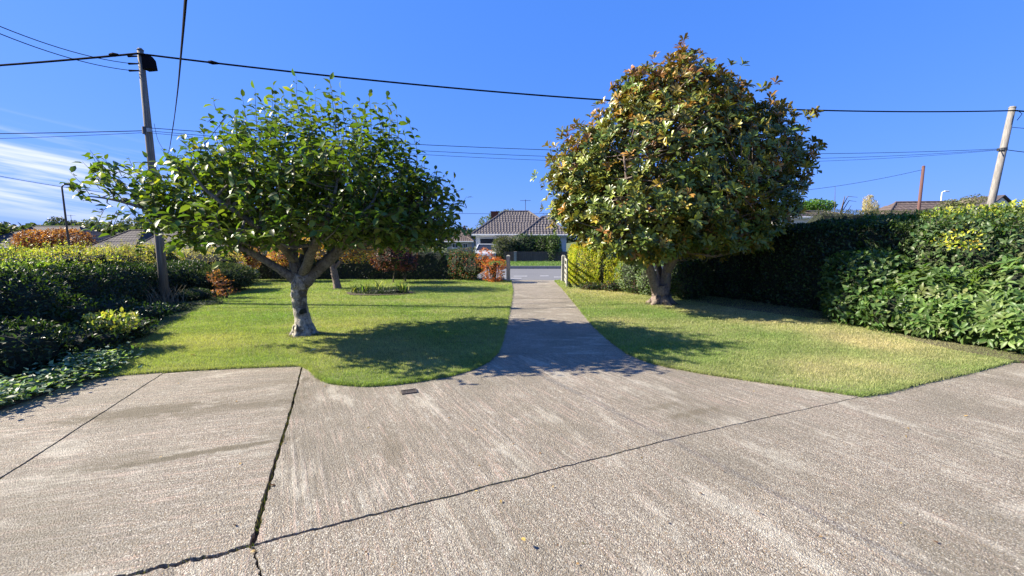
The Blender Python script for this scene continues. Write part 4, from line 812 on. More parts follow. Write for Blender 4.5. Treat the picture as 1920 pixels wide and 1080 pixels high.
g2 = np.random.default_rng(9); n = 26000; th = g2.uniform(-1.05, 1.05, n); dd_ = g2.uniform(118, 128, n); X_ = np.sin(th) * dd_; Y_ = np.cos(th) * dd_
top_ = 4.6 + 1.0 * wob(np.stack([X_, Y_, 0 * X_], 1), .09, 2) + .5 * wob(np.stack([X_, Y_, 0 * X_], 1), .4, 3); P = np.stack([X_, Y_, -2 + (top_ + 2) * g2.random(n) ** .7], 1); V, F_, cc = leaf_arrays(P, g2.normal(size=(n, 3)), g2.normal(size=(n, 3)), g2.uniform(.7, 1.5, n), .9, palette(n, [((.055, .075, .035), 3), ((.09, .10, .05), 2)], .2), TS)
tag(npmesh('distant_woodland', V, F_, MAT['leaf_soft'], None, cc, kind='stuff'), 'low line of distant dark trees along the horizon', 'woodland')

# ---------------------------------------------------------------- gate posts and gate
for u, lab, xx in ((953, 'square silvered timber gate post on the left side of the drive', None), (1057, 'square silvered timber gate post on the right side of the drive', None)):
    x0 = X(u, 18.55); h = 1.19; p = root('gate_post', (x0, 18.55, 0), lab, 'gate post', 'gate posts at the end of the drive')
    s = .085 if u < 1000 else .075
    MB().add([(x0 + a * s * k, 18.55 + b * s * k, z) for z, k in ((-.1, 1), (h - .05, 1), (h, .55)) for a, b in ((-1, -1), (1, -1), (1, 1), (-1, 1))],
             [(0, 3, 2, 1), (8, 9, 10, 11)] + [(r * 4 + i, r * 4 + (i + 1) % 4, r * 4 + 4 + (i + 1) % 4, r * 4 + 4 + i) for r in (0, 1) for i in range(4)]).build('post', MAT['post'], p)
    MB().tube([(x0 - .1, 18.48, .75), (x0 + .1, 18.48, .75)], .012, 6).build('hinge_pin', MAT['dark_metal'], p)
gh, ge = Vector((X(1060, 18.4), 18.42, 0)), Vector((X(1064, 16.15), 16.12, 0)); gt = root('field_gate', tuple(gh), 'five bar timber field gate standing open against the golden hedge', 'gate')
for i, z in enumerate((.14, .34, .55, .78, 1.04)): MB().bar(gh + Vector((0, -.05, z)), ge + Vector((0, .0, z)), .03, .08).build('rail', MAT['post'], gt)
for p, hh in ((gh + Vector((0, -.08, 0)), 1.15), (ge, 1.12)): MB().box((p.x, p.y, .06 + (hh - .06) / 2), (.055, .08, hh - .06)).build('stile', MAT['post'], gt)
MB().bar(gh + Vector((.028, -.1, .16)), gh.lerp(ge, .55) + Vector((.028, 0, 1.02)), .022, .07).build('brace', MAT['post'], gt); MB().bar(ge + Vector((.028, .1, .16)), ge.lerp(gh, .45) + Vector((.028, 0, 1.02)), .022, .07).build('brace', MAT['post'], gt)

# ---------------------------------------------------------------- poles and wires
def sag(a, b, s, n=24, t0=0, t1=1):
    a, b = Vector(a), Vector(b); return [a.lerp(b, t0 + (t1 - t0) * i / n) - Vector((0, 0, 4 * s * (t0 + (t1 - t0) * i / n) * (1 - (t0 + (t1 - t0) * i / n)))) for i in range(n + 1)]
def cable(pts, r, label, mat='cable', name='overhead_cable', group=None, n=6): return tag(MB().tube(pts, r, n).build(name, MAT[mat]), label, 'cable', group)
pb = Vector(G(311, 570) + (0,)); py = pb.y; pt_ = D(263, 94, py); ptop = Vector((pt_.x, py, pt_.z))
pl = root('telegraph_pole', tuple(pb), 'tall dark wooden telegraph pole behind the spreading tree on the left', 'pole')
mb = MB(); mb.tube([pb + Vector((0, 0, -.05)), pb.lerp(ptop, .3), pb.lerp(ptop, .7), ptop], [.112, .106, .088, .070], 16, rough=.015); mb.build('shaft', MAT['pole_dark'], pl, smooth=True)
MB().tube([ptop, ptop + Vector((0, 0, .05))], [.085, .04], 14).build('cap', MAT['pole_dark'], pl)
bx_ = MB(); c = ptop + Vector((.16, .04, -.30)); bx_.add([(c.x + x_, c.y + y_, c.z + z_) for y_ in (-.11, .11) for x_, z_ in ((-.09, .19), (.04, .18), (.12, .07), (.15, -.19), (-.09, -.21))], [(0, 4, 3, 2, 1), (5, 6, 7, 8, 9)] + [(i, (i + 1) % 5, 5 + (i + 1) % 5, 5 + i) for i in range(5)]); bx_.build('junction_box', MAT['black'], pl)
lb = D(275, 245, py)
MB().tube([lb + Vector((0, 0, -.09)), lb + Vector((0, 0, .09))], .104, 14).build('clamp_band', MAT['dark_metal'], pl)
MB().box(lb + Vector((.12, -.05, .0)), (.09, .08, .10)).build('bracket', MAT['metal'], pl); MB().box(D(302, 411, py) + Vector((0, -.115, 0)), (.11, .015, .13)).build('number_plate', plain('yellowed_plate', (.50, .46, .20), .6), pl)
for v, l in ((120, -.25), (133, -.25), (106, -.25)):
    k = D(258 + (v - 100) * .08, v, py); MB().tube([k + Vector((0, -.02, 0)), k + Vector((l, -.02, .0))], [.02, .03], 8).build('insulator', MAT['black'], pl)
rb0, rt = D(1857, 388, 17.8), D(1898, 203, 17.8); rbase = rb0 + (rb0 - rt) * ((rb0.z + .1) / (rt.z - rb0.z))
rp = root('telegraph_pole', tuple(rbase), 'pale silvery wooden telegraph pole leaning right beyond the right hedge', 'pole')
MB().tube([rbase, rbase.lerp(rt, .5), rt], [.145, .125, .105], 14, rough=.015).build('shaft', MAT['pole_pale'], rp, smooth=True); MB().tube([rt, rt + Vector((.01, 0, .06))], [.12, .10], 14).build('cap', MAT['pole_pale'], rp)
rl = D(1879, 280, 17.8); MB().tube([rl + Vector((0, 0, -.05)), rl + Vector((0, 0, .05))], .155, 12).build('clamp_band', MAT['dark_metal'], rp)
MB().tube([rt + Vector((.1, -.1, -.1)), rt + Vector((.32, -.1, -.25)), rt + Vector((.15, -.1, -.5))], .012, 5).build('loop_wire', MAT['cable'], rp)
A0 = ptop + Vector((0, -.1, -.13)); B0 = rt + Vector((0, -.1, -.12))
cable(sag(A0, B0, .52, 40), .024, 'thick black overhead cable running from the left pole to the right pole top')
cable(sag(A0, Vector((-42, 12.0, A0.z + .1)), .75, 30), .026, 'thick black overhead cable running left from the top of the left pole')
for t in (.058,): k = A0.lerp(B0, t) - Vector((0, 0, .11)); cable([k + Vector((-.1, 0, .01)), k, k + Vector((.16, 0, -.02))], [.035, .055, .03], 'black cable clamp right of the left pole top', name='cable_clamp')
k = A0 + Vector((-.65, 0, -.03)); cable([k + Vector((-.12, 0, 0)), k, k + Vector((.12, 0, 0))], [.03, .055, .03], 'black cable clamp left of the left pole top', name='cable_clamp')
cable(sag(B0, B0 + Vector((14, 1.5, .2)), .2, 8), .028, 'thick black overhead cable running right from the right pole top')
cable(sag(rt + Vector((.1, 0, -.75)), rt + Vector((14, 1.5, -.7)), .2, 8), .010, 'thin wire running right just below the right pole top', 'wire')
for u0, v0, v1, lab in ((-60, 24, 120, 'upper of the two thin wires rising from the left picture edge to the left pole'), (-60, 38, 133, 'lower of the two thin wires rising from the left picture edge to the left pole')):
    a, b = D(255, v1, py), D(u0, v0, 8.2); cable(sag(a, b, .16, 16), .009, lab)
LW = []
cable(sag(lb, Vector((-40, 13.5, 5.9)), .35, 24), .011, 'grey twisted cable running left from the middle of the left pole', 'wire')
cable(sag(lb + Vector((0, 0, -.05)), Vector((-40, 13.0, 5.65)), .5, 24), .006, 'thin lower strand of the cable running left from the middle of the left pole', 'wire')
for dz, s, r, lab in ((.08, .42, .009, 'upper strand of the lower cables between the two poles'), (.0, .58, .007, 'middle strand of the lower cables between the two poles'), (-.05, .68, .006, 'lowest strand of the lower cables between the two poles')):
    cable(sag(lb + Vector((0, 0, dz)), rl + Vector((0, 0, dz * .3)), s, 36), r, lab, 'wire')
cable(sag(rl, rl + Vector((14, 1.5, -.1)), .3, 8), .014, 'lower cable running right from the middle of the right pole', 'wire')
w1 = smooth_path([tuple(D(289, 232, py)), tuple(D(296, 262, py - .6)), tuple(D(309, 284, py - 1.3)), tuple(D(316, 286, py - 1.9)), tuple(D(324, 240, 6.4)), tuple(D(332, 180, 3.7)), tuple(D(340, 95, 2.2)), tuple(D(348, 0, 1.4)), tuple(D(354, -90, .9))], 6)
cable([p for p in w1], [.005 if i < 14 else (.006 if i < 26 else .0045) for i in range(len(w1))], 'service cable looping down from the left pole and rising out of the picture top')
cable(sag(D(-60, 318, 60), D(330, 372, 62), .6, 12), .035, 'distant thin wire crossing the clouds at the left', 'wire')
# red pole behind the hedge and its wire
r1, r2 = D(1722, 398, 34), D(1731.5, 313, 34); rr_ = r1 + (r1 - r2) * ((r1.z + .1) / (r2.z - r1.z))
rd = root('telegraph_pole', tuple(rr_), 'thin red brown wooden pole in the distance above the right hedge', 'pole'); MB().tube([rr_, r2], [.13, .10], 10).build('shaft', MAT['pole_red'], rd, smooth=True); MB().tube([r2, r2 + Vector((0, 0, .1))], [.12, .06], 8).build('cap', MAT['pole_red'], rd)
cable(sag(r2 + Vector((0, 0, -.2)), D(1450, 362, 36), .25, 12), .016, 'faint wire running left from the red brown pole', 'wire')
cable(sag(D(800, 399, 70), D(1110, 398, 70), .2, 10), .03, 'faint distant wire crossing above the bungalow roof across the road', 'wire')
# street lamps
def street_lamp(u, v0, vt, y, label, d, mat, r=.07, zb=None):
    p = D(u, vt, y); x0 = X(u, y); lp = root('street_lamp', (x0, y, 0), label, 'street lamp', 'street lamps'); zt = p.z
    MB().tube([(x0, y, 0), (x0, y, zt * .28)], r * 1.5, 10).build('lamp_base', MAT[mat], lp); MB().tube([(x0, y, zt * .28), (x0, y, zt), (x0 + d * .12, y, zt + .10), (x0 + d * .4, y, zt + .12)], [r, r * .75, r * .6, r * .5], 8).build('column', MAT[mat], lp, smooth=True)
    x1 = x0 + d * .55; MB().add([(x1 + a * .30, y + b * .11 * (1 - .3 * (a * d > 0)), zt + .12 + z) for z in (-.04, .06) for a, b in ((-1, -1), (1, -1), (1, 1), (-1, 1))] + [(x1 - .2, y, zt + .24), (x1 + .2, y, zt + .22)], [(0, 3, 2, 1), (0, 1, 5, 4), (1, 2, 6, 5), (2, 3, 7, 6), (3, 0, 4, 7), (4, 5, 9, 8), (5, 6, 9), (6, 7, 8, 9), (7, 4, 8)]).build('lamp_head', MAT[mat], lp)
street_lamp(128, 468, 350, 24, 'tall grey street lamp standing behind the orange tree at the left', 1, 'dark_metal', .055)
street_lamp(1756, 395, 361, 52, 'small pale street lamp to the right of the red brown pole', 1, 'trim', .085)

# ---------------------------------------------------------------- houses
def roof_slope(mb, a, b, c, d, tw_, th_, rib=.03):
    """tiles on the slope: eave a-b, ridge d-c; every tile one overlapping wedge with a rounded rib"""
    a, b, c, d = map(Vector, (a, b, c, d)); ex = (b - a).normalized(); L = (b - a).length; nrm = (b - a).cross(d - a).normalized(); up = nrm.cross(ex); H = (d - a).dot(up); rows = max(1, int(H / th_)); th_ = H / rows
    xd, xc = (d - a).dot(ex), (c - a).dot(ex)
    for r in range(rows):
        h0, h1 = r * th_, (r + 1) * th_; lo, hi = xd * (h0 + h1) / 2 / H, L + (xc - L) * (h0 + h1) / 2 / H; n = max(1, int(round((hi - lo) / tw_))); w_ = (hi - lo) / n
        for i in range(n):
            p = lambda x_, h, z: a + ex * (lo + i * w_ + x_) + up * h + nrm * z; z0, z1 = .045, .012
            mb.add([p(0, h0, z0), p(w_ * .35, h0, z0 + rib), p(w_ * .65, h0, z0), p(w_, h0, z0 - .005), p(0, h1, z1), p(w_ * .35, h1, z1 + rib), p(w_ * .65, h1, z1), p(w_, h1, z1), p(0, h0, 0), p(w_, h0, 0)], [(0, 1, 5, 4), (1, 2, 6, 5), (2, 3, 7, 6), (0, 8, 9, 3, 2, 1)])
def house(name, label, loc, rz, w, d, eave, ridge, mats, hipl=1, hipr=1, tile=(.30, .34), wins=(), chim=None, rib=.03, group=None, oh=.35, cat='house', door=None):
    wall, tile_m = mats; h = root(name, loc, label, cat, group, rz, world=False)
    MB().box((w / 2, d / 2, eave / 2), (w, d, eave)).build('wall', wall, h)
    x0, x1, y0, y1 = -oh, w + oh, -oh, d + oh; hl = (d / 2 + oh) * hipl; hr = (d / 2 + oh) * hipr; ra, rb = Vector((x0 + hl, d / 2, ridge)), Vector((x1 - hr, d / 2, ridge)); e = eave - .05
    c = [Vector((x0, y0, e)), Vector((x1, y0, e)), Vector((x1, y1, e)), Vector((x0, y1, e))]
    rf = MB().add(c + [ra, rb], [(0, 1, 5, 4), (1, 2, 5), (2, 3, 4, 5), (3, 0, 4), (0, 3, 2, 1)]).build('roof', tile_m, h)
    mb = MB(); roof_slope(mb, c[0], c[1], rb, ra, *tile, rib)
    if hipr: roof_slope(mb, c[1], c[2], rb, rb, *tile, rib)
    if hipl: roof_slope(mb, c[3], c[0], ra, ra, *tile, rib)
    mb.build('tiles', tile_m, rf, kind='stuff')
    mb = MB().tube([ra + Vector((0, 0, .04)), rb + Vector((0, 0, .04))], .10, 8)
    for p, q in ((c[0], ra), (c[1], rb)): mb.tube([p + Vector((0, 0, .03)), q + Vector((0, 0, .05))], .09, 8)
    mb.build('ridge_tiles', tile_m, rf)
    MB().box((w / 2, y0 - .02, e - .07), (w + 2 * oh, .03, .17)).build('fascia', MAT['trim'], h); MB().tube([(x0, y0 - .09, e - .04), (x1, y0 - .09, e - .04)], .055, 8).build('gutter', MAT['trim'], h)
    for (wx, wz, ww, wh) in wins:
        fr = MB()
        for s in (-1, 1): fr.box((wx + s * (ww / 2 - .03), -.03, wz), (.06, .09, wh)); fr.box((wx, -.033, wz + s * (wh / 2 - .03)), (ww - .12, .09, .06))
        fr.box((wx, -.03, wz), (.05, .08, wh - .12)); f = fr.build('window', MAT['trim'], h); MB().box((wx, -.012, wz), (ww - .1, .02, wh - .1)).build('pane', MAT['glass'], f); MB().box((wx, -.07, wz - wh / 2 - .03), (ww + .1, .14, .05)).build('sill', MAT['trim'], f)
    if door: 
        gx, gw, gh_ = door; dd = MB().box((gx, -.02, gh_ / 2), (gw, .05, gh_)).build('garage_door', MAT['trim'], h); MB().box((gx, -.055, gh_ - .32), (gw - .1, .02, .5)).build('window', MAT['glass'], dd)
    if chim:
        cx, cy, cw, z0, z1 = chim; ch = MB().box((cx, cy, (z0 + z1) / 2), (cw, cw, z1 - z0)).build('chimney', MAT['brick'], rf); MB().box((cx, cy, z1 + .03), (cw + .1, cw + .1, .1)).build('coping', MAT['stone'], ch); MB().tube([(cx, cy, z1 + .08), (cx, cy, z1 + .35)], [.12, .1], 10).build('chimney_pot', MAT['brick'], ch)
    return h
def aerial(x, y, z, h, label):
    a = root('television_aerial', (x, y, z), label, 'aerial'); MB().tube([(x, y, z), (x, y, z + h)], .025, 6).build('mast', MAT['dark_metal'], a)
    mb = MB().tube([(x - .5, y, z + h - .1), (x + .5, y, z + h - .1)], .018, 5)
    for i in range(6): mb.tube([(x - .45 + i * .17, y - .25, z + h - .1), (x - .45 + i * .17, y + .25, z + h - .1)], .01, 4)
    mb.build('antenna', MAT['dark_metal'], a)
hy = 36.5; x0 = X(892, hy)
house('bungalow', 'white bungalow with ribbed hipped tile roof across the road at the end of the drive', (x0, hy, 0), 0, X(1046, hy) - x0, 7.0, 2.35, 4.45, (MAT['white'], MAT['tile_grey']), .72, .72, (.26, .36), ((5.2, 1.4, 1.6, 1.1),), None, .045, door=(1.35, 2.0, 2.0))
hx = X(985, 34.6); house('bungalow_wing', 'front wing of the white bungalow with its own lower hipped roof', (hx, 34.6, 0), 0, X(1062, 34.6) - hx, 4.0, 2.3, 3.75, (MAT['white'], MAT['tile_grey']), .8, .8, (.26, .36), (), None, .045)
cx = X(928, 43); ch = root('chimney_stack', (cx, 43, 0), 'dark brick chimney rising behind the left slope of the bungalow roof', 'chimney'); MB().box((cx, 43, 2.3), (.75, .6, 4.6)).build('stack', MAT['brick'], ch); MB().box((cx, 43, 4.63), (.85, .7, .1)).build('coping', MAT['brick'], ch)
aerial(X(985, 40), 40, 4.35, 1.25, 'television aerial on the ridge of the white bungalow')
h2 = 62; xx = X(838, h2); house('house', 'distant house with a brown hipped roof between the spreading tree and the bungalow', (xx, h2, 0), 0, X(884, h2) - xx, 5, 1.6, 3.3, (MAT['stone'], MAT['tile_brown']), 1, 1, (.3, .36), ((1.2, .9, .9, .7), (2.7, .9, .7, .7)), (2.3, 2.6, .5, 2.6, 3.6))
xx = X(-70, 72); house('house', 'house with dark brown hipped roof at the far left edge behind the orange tree', (xx, 72, -2.0), 0, X(150, 72) - xx, 12, 2.5, 6.2, (MAT['stone'], MAT['tile_dark']), 1, 1, (.5, .5))
xx = X(150, 58); house('house', 'dark roofed house right of the orange tree with a shaded hip facing right', (xx, 58, -2.0), R(3), X(242, 58) - xx, 7.5, 2.3, 5.15, (MAT['stone'], MAT['tile_dark']), 1, .35, (.42, .42), rib=.015)
xx = X(246, 55); house('house', 'dark roofed house behind the left telegraph pole', (xx, 55, -2.0), R(-2), X(440, 55) - xx, 8.5, 2.3, 5.75, (MAT['stone'], MAT['tile_dark']), .55, 1, (.42, .42), rib=.015)
aerial(X(138, 60), 60, 2.9, 2.4, 'television aerial on a tall mast beside the left street lamp')
# right background
xx = X(1500, 33); house('outbuilding', 'low building with a grey roof and pale wall above the dark hedge', (xx, 33, 0), R(4), 3.6, 5, 3.75, 4.15, (MAT['stone'], MAT['tile_grey']), 0, 0, (.5, .5), rib=.02, cat='building')
xx = X(1455, 31); house('outbuilding', 'low white walled building with slate coloured roof beside the right side of the evergreen', (xx, 31, 0), 0, 3.2, 4, 3.55, 4.0, (MAT['white'], MAT['tile_dark']), .6, .3, (.5, .5), rib=.02, cat='building')
xx = X(1655, 37); house('bungalow', 'long grey brown roofed bungalow above the hedge at the right', (xx, 37, 0), R(-8), 11.5, 7, 3.35, 5.3, (MAT['white'], MAT['tile_brown']), .9, 0, (.5, .5), rib=.02)
gx = X(1868, 33); gb = root('gabled_porch', (gx, 33, 0), 'small white gable with a dark pitched roof beside the pale leaning pole', 'building')
MB().add([(gx - .7, 33, 0), (gx + .7, 33, 0), (gx + .7, 33, 4.6), (gx, 33, 5.15), (gx - .7, 33, 4.6), (gx - .7, 36, 0), (gx + .7, 36, 0), (gx + .7, 36, 4.6), (gx, 36, 5.15), (gx - .7, 36, 4.6)], [(0, 1, 2, 3, 4), (9, 8, 7, 6, 5), (0, 4, 9, 5), (1, 6, 7, 2)]).build('wall', MAT['white'], gb)
MB().add([(gx + s * 0.9, y_, 4.5 + dz) if k else (gx, y_, 5.22 + dz) for s in (-1, 1) for dz in (0, .08) for y_ in (32.8, 36) for k in (0, 1)], [(0, 1, 3, 2), (4, 6, 7, 5), (0, 4, 5, 1), (8, 10, 11, 9), (12, 13, 15, 14), (8, 9, 13, 12), (1, 5, 7, 3), (9, 11, 15, 13)]).build('roof', MAT['tile_dark'], gb)

# ---------------------------------------------------------------- background trees and bushes
def far_tree(name, label, blobs, size, n, pal, trunk=True, group=None, bark='bark_brown', mat='leaf_soft'):
    b0 = blobs[0]; t = root(name, (b0[0], b0[1], 0), label, 'tree', group); mb = MB(); base = Vector((b0[0], b0[1], 0)); top = Vector(b0[:3])
    mb.tube([base, base.lerp(top, .5), top], [.03 * top.z + .05, .02 * top.z + .05, .05], 8, rough=.05); mb.build('trunk', MAT[bark], t)
    P = in_blobs(blobs, n, .35); q = P[:, 2] > .2; P = P[q]; n = len(P); lm = MB()
    for p in P[::max(1, n // 40)]: lm.tube([top - Vector((0, 0, b0[5] * .8)), top.lerp(Vector(p), .5), Vector(p)], [.06, .04, .015], 4, cap=False)
    lm.build('limbs', MAT[bark], t, kind='stuff')
    foliage('crown', t, P, rng.normal(size=(n, 3)), rng.normal(size=(n, 3)) * .6 + [0, 0, 1], size * rng.uniform(.6, 1.3, n), size * .7, palette(n, pal, .22), TS, MAT[mat]); return t
BT = 'trees behind the far houses'
far_tree('orange_acer', 'rounded rusty orange tree behind the hedge at the left', [B3(75, 452, 30, 1.6, 1.2, .85), B3(125, 450, 30, 1.7, 1.2, .85), B3(60, 462, 30, 1.0, 1, .6)], .16, 5200, [((.36, .13, .05), 4), ((.42, .20, .09), 2), ((.24, .08, .035), 3)])
far_tree('pine_tree', 'dark flat topped tree behind the orange tree at the left', [B3(108, 420, 95, 1.9, 2, 1.6), B3(135, 424, 95, 2.6, 2, 1.2), B3(122, 428, 95, 3, 2, 1.0)], .4, 2400, [((.045, .055, .025), 3), ((.09, .08, .035), 1)], group=BT)
far_tree('broadleaf_tree', 'pale green rounded tree left of the dark roofed house', [B3(182, 432, 90, 3.4, 2, 2.0), B3(165, 428, 90, 1.5, 2, 1.9), B3(200, 440, 90, 2, 2, 1.4)], .4, 2600, [((.11, .13, .06), 3), ((.15, .16, .08), 2)], group=BT)
far_tree('broadleaf_tree', 'dark green tree behind the ridge near the left telegraph pole', [B3(250, 425, 100, 4, 2, 2.2), B3(280, 420, 100, 3, 2, 2)], .42, 2200, [((.05, .065, .03), 3), ((.08, .095, .04), 2)], group=BT)
far_tree('broadleaf_tree', 'grey green tree at the far left picture edge', [B3(5, 432, 110, 3.5, 2, 2.2), B3(-30, 430, 110, 4, 2, 2.6)], .42, 2200, [((.09, .105, .05), 3), ((.06, .07, .035), 2)], group=BT)
far_tree('broadleaf_tree', 'small round green tree left of the dark brown hipped roof', [B3(34, 434, 112, 1.7, 1.5, 1.3)], .4, 700, [((.07, .09, .05), 3)], group=BT)
far_tree('birch_tree', 'airy green tree behind the bungalow chimney', [B3(935, 407, 52, 1.5, 1.2, .75), B3(912, 417, 52, 1.0, 1, .8), B3(952, 403, 52, 1.1, 1, .8), B3(900, 424, 52, .6, .6, .5)], .2, 1500, [((.12, .16, .07), 3), ((.08, .11, .045), 2)])
far_tree('twiggy_tree', 'thin leaved grey tree behind the right wing of the bungalow', [B3(1030, 412, 55, 1.3, 1, .9)], .14, 420, [((.11, .13, .06), 3)])
far_tree('round_tree', 'bright green round tree above the low buildings right of the evergreen', [B3(1530, 386, 60, 2.6, 2, .9), B3(1515, 390, 60, 1.8, 1.5, .7)], .3, 2200, [((.10, .20, .04), 3), ((.07, .14, .03), 2)])
far_tree('spreading_tree', 'thin spreading olive coloured tree beyond the roof near the leaning pole', [B3(1800, 380, 31, 1.2, 1.0, .28), B3(1825, 374, 31, .7, .8, .35), B3(1780, 384, 31, .8, .8, .2)], .10, 1500, [((.13, .15, .06), 3), ((.20, .19, .09), 1)])
OB = 'shrubs in front of the bungalow'
for u0, u1, vt, y, lab, pal in ((924, 968, 446, 33.4, 'clipped brown green hedge plant left in front of the bungalow', [((.07, .085, .03), 3), ((.11, .10, .04), 1)]), (958, 1012, 441, 33.8, 'tall dark green shrub in the middle in front of the bungalow', MDG + DKG), (1000, 1036, 443, 33.6, 'dark green shrub with twiggy top in front of the bungalow wing', DKG + MDG), (1022, 1052, 441, 33.2, 'lighter green shrub at the right end in front of the bungalow', [((.10, .16, .04), 3), ((.06, .10, .03), 2)])):
    shrub('front_garden_shrub', lab, 'shrub', [blob(u0, u1, vt, y, .8)], .13, 2200, pal, 'leaf_soft', sh=(30, .25), group=OB, e=3.0, rough=.14, core=.75)
# dark board fence across the road
fx0, fx1, fy = X(944, 32.6), X(1075, 32.6), 32.6; fe = root('board_fence', (fx0, fy, 0), 'low dark brown board fence in shade across the road', 'fence'); i = 0; xx = fx0
while xx < fx1: MB().box((xx + .075, fy + .004 * (i % 2), .50), (.142, .02, .84)).build('board', MAT['fence'], fe); xx += .15; i += 1
for z in (.25, .8): MB().box(((fx0 + fx1) / 2, fy + .035, z), (fx1 - fx0, .04, .08)).build('rail', MAT['fence'], fe)
gpx = X(966, 32.2); gp = root('concrete_post', (gpx, 32.2, 0), 'short pale post in front of the dark fence across the road', 'post'); MB().box((gpx, 32.2, .48), (.20, .16, .80)).build('post', MAT['stone'], gp); MB().box((gpx, 32.2, .91), (.24, .20, .06)).build('cap', MAT['stone'], gp)
# pampas grass and bare stems above the right hedge
px_, py_ = X(1629, 20), 20; pg = root('pampas_grass', (px_, py_, 0), 'creamy pampas grass plumes standing above the right hedge', 'pampas grass'); mb = MB(); Ps, As, Ls = [], [], []
for i in range(26):
    u = random.gauss(1629, 9); v = random.uniform(366, 396) + abs(u - 1629) * .8; t = D(u, v, py_ + random.gauss(0, .15)); mb.tube([(px_ + random.gauss(0, .1), py_, 0), t.lerp(Vector((px_, py_, 2)), .4), t], [.008, .006, .003], 4)
    for j in range(90):
        s = random.random(); Ps.append((t.x + random.gauss(0, .035) * (1 - s * .5), t.y + random.gauss(0, .03), t.z - .62 * s + .1)); As.append((random.gauss(0, .5), random.gauss(0, .4), 1)); Ls.append(random.uniform(.06, .13))
mb.build('stalks', plain('straw', (.40, .33, .20), .9), pg, kind='stuff'); Ps, As, Ls = map(np.array, (Ps, As, Ls)); foliage('plumes', pg, Ps, As, rng.normal(size=Ps.shape), Ls, .018, palette(len(Ps), [((.66, .56, .42), 3), ((.56, .44, .30), 2)], .08), TS, MAT['leaf_soft'])
bs = root('bare_shrub', (X(1575, 18), 18, 0), 'bare dark upright stems above the hedge left of the pampas grass', 'shrub')
for i, L_ in enumerate([[(1562, 430), (1565, 395), (1566, 350)], [(1575, 430), (1577, 398), (1584, 368)], [(1577, 392), (1590, 368), (1608, 370)], [(1577, 400), (1592, 376), (1606, 378)], [(1578, 405), (1590, 395), (1596, 385)], [(1534, 420), (1535, 400), (1534, 390)]]):
    MB().tube([D(u, v, 18) for u, v in L_], [.05 if i == 1 else .018, .045 if i == 1 else .014, .012 if i == 1 else .006], 6).build('stem', MAT['fence'], bs)

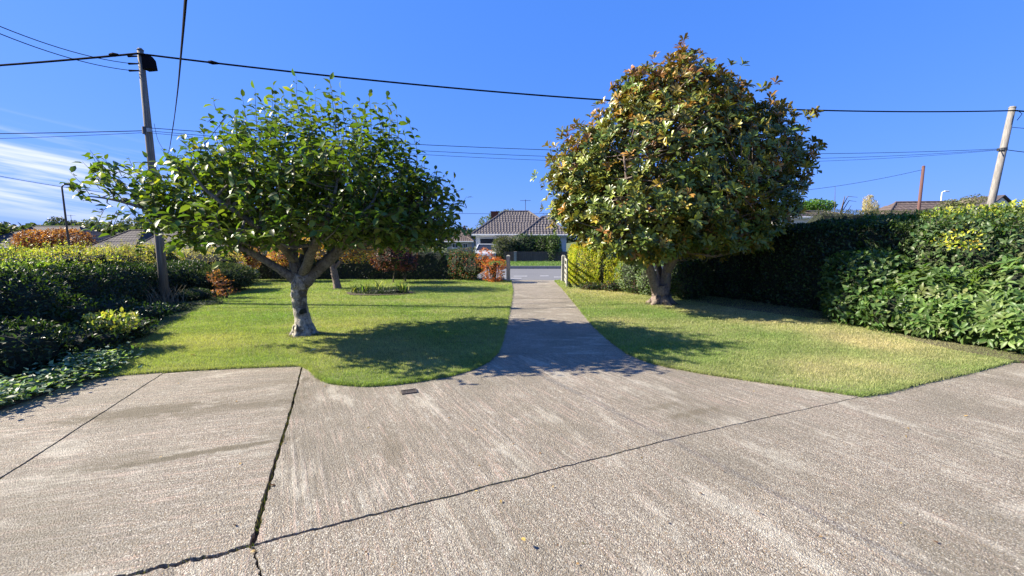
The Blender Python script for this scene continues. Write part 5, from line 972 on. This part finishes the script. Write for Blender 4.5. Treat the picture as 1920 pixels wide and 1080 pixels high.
# ---------------------------------------------------------------- cars
def car(name, label, loc, rz, paint):
    r0 = root(name, loc, label, 'car', None, rz, world=False); W = .86
    prof = [(-2.05, .30), (-2.08, .62), (-2.0, .82), (-1.2, .92), (-.72, .97), (1.45, .98), (1.95, .93), (2.05, .70), (2.04, .30)]
    def ext(pr, w0, w1=None):
        w1 = w1 or w0; n = len(pr); return MB().add([(x_, -(w0 if i < n else w0) , z_) for i, (x_, z_) in enumerate(pr)] + [(x_, w0, z_) for x_, z_ in pr], [tuple(range(n)), tuple(range(n, 2 * n))[::-1]] + [(i, n + i, n + (i + 1) % n, (i + 1) % n) for i in range(n)])
    b = ext(prof, W).build('body', paint, r0); md = b.modifiers.new('soft edges', 'BEVEL'); md.width = .06; md.segments = 3; md.limit_method = 'ANGLE'
    cb_, ct = [(-.80, .96), (1.72, .96)], [(-.15, 1.44), (1.25, 1.46)]
    V = [(cb_[0][0], s * .80, .95) for s in (-1, 1)] + [(cb_[1][0], s * .80, .95) for s in (-1, 1)] + [(ct[0][0], s * .60, 1.43) for s in (-1, 1)] + [(ct[1][0], s * .60, 1.45) for s in (-1, 1)]
    MB().add(V, [(0, 1, 5, 4), (3, 2, 6, 7), (2, 0, 4, 6), (1, 3, 7, 5), (0, 2, 3, 1), (4, 5, 7, 6)]).build('cabin', MAT['glass'], r0)
    rf = MB().box((.55, 0, 1.46), (1.5, 1.24, .06)).build('roof', paint, r0); md = rf.modifiers.new('soft edges', 'BEVEL'); md.width = .03; md.segments = 2
    for s in (-1, 1):
        for (x_, z0, z1, xt) in ((-.80, .95, 1.44, -.17), (.55, .95, 1.44, .55), (1.70, .95, 1.45, 1.27)): MB().bar((x_, s * .812, z0), (xt, s * .612, z1), .06, .05).build('pillar', paint, r0)
        MB().box((-.6, s * .93, 1.0), (.1, .16, .12)).build('wing_mirror', paint, r0)
        MB().box((2.045, s * .66, .78), (.05, .28, .2)).build('taillight', MAT['lamp'], r0); MB().box((-2.06, s * .62, .68), (.06, .34, .16)).build('headlight', MAT['metal'], r0)
        for x_ in (-1.32, 1.32):
            wh = MB().tube([(x_, s * .70, .31), (x_, s * .90, .31)], [.31, .31], 20).build('wheel', MAT['tyre'], r0); MB().tube([(x_, s * .89, .31), (x_, s * .915, .31)], [.20, .17], 12).build('rim', MAT['metal'], wh)
    MB().box((0, 0, .24), (3.9, 1.5, .16)).build('underbody', MAT['black'], r0)
    for x_ in (-2.09, 2.065): MB().box((x_, 0, .48), (.02, .5, .12)).build('number_plate', MAT['trim'], r0)
car('parked_car', 'blue car glimpsed through the gap in the coloured bushes at the left lawn edge', (X(493, 21.2), 21.4, -.03), R(94), MAT['car_blue'])
car('parked_car', 'white car parked in front of the bungalow garage across the road', (X(911, 35.0), 34.9, .0), R(92), MAT['car_white'])

# ---------------------------------------------------------------- fallen leaves
n = 60; us = rng.uniform(240, 1880, n); vs = rng.uniform(585, 1060, n); P = np.array([list(G(a, b)) + [.05 if inpoly(np.array([G(a, b)[0]]), np.array([G(a, b)[1]]), PL)[0] or inpoly(np.array([G(a, b)[0]]), np.array([G(a, b)[1]]), PR_)[0] else .008] for a, b in zip(us, vs)])
P[:4, 0], P[:4, 1] = zip(G(595, 660), G(365, 671), G(985, 1028), G(505, 912)); P[:2, 2] = .05
A = rng.normal(size=(n, 3)); A[:, 2] *= .1; V, F_, cc = leaf_arrays(P, A, np.tile([0, 0, 1.], (n, 1)) + rng.normal(size=(n, 3)) * .2, np.r_[.11, .10, .04, .05, rng.uniform(.015, .038, n - 4)], np.r_[.06, .05, .025, .03, rng.uniform(.010, .022, n - 4)], palette(n, [((.34, .20, .08), 3), ((.45, .32, .12), 2), ((.16, .09, .05), 2)]), TO)
cc[:8] = (.62, .60, .48)
tag(npmesh('fallen_leaves', V, F_, MAT['leaf_soft'], None, cc, kind='stuff'), 'a few dry fallen leaves scattered on the lawns and the concrete', 'leaves')
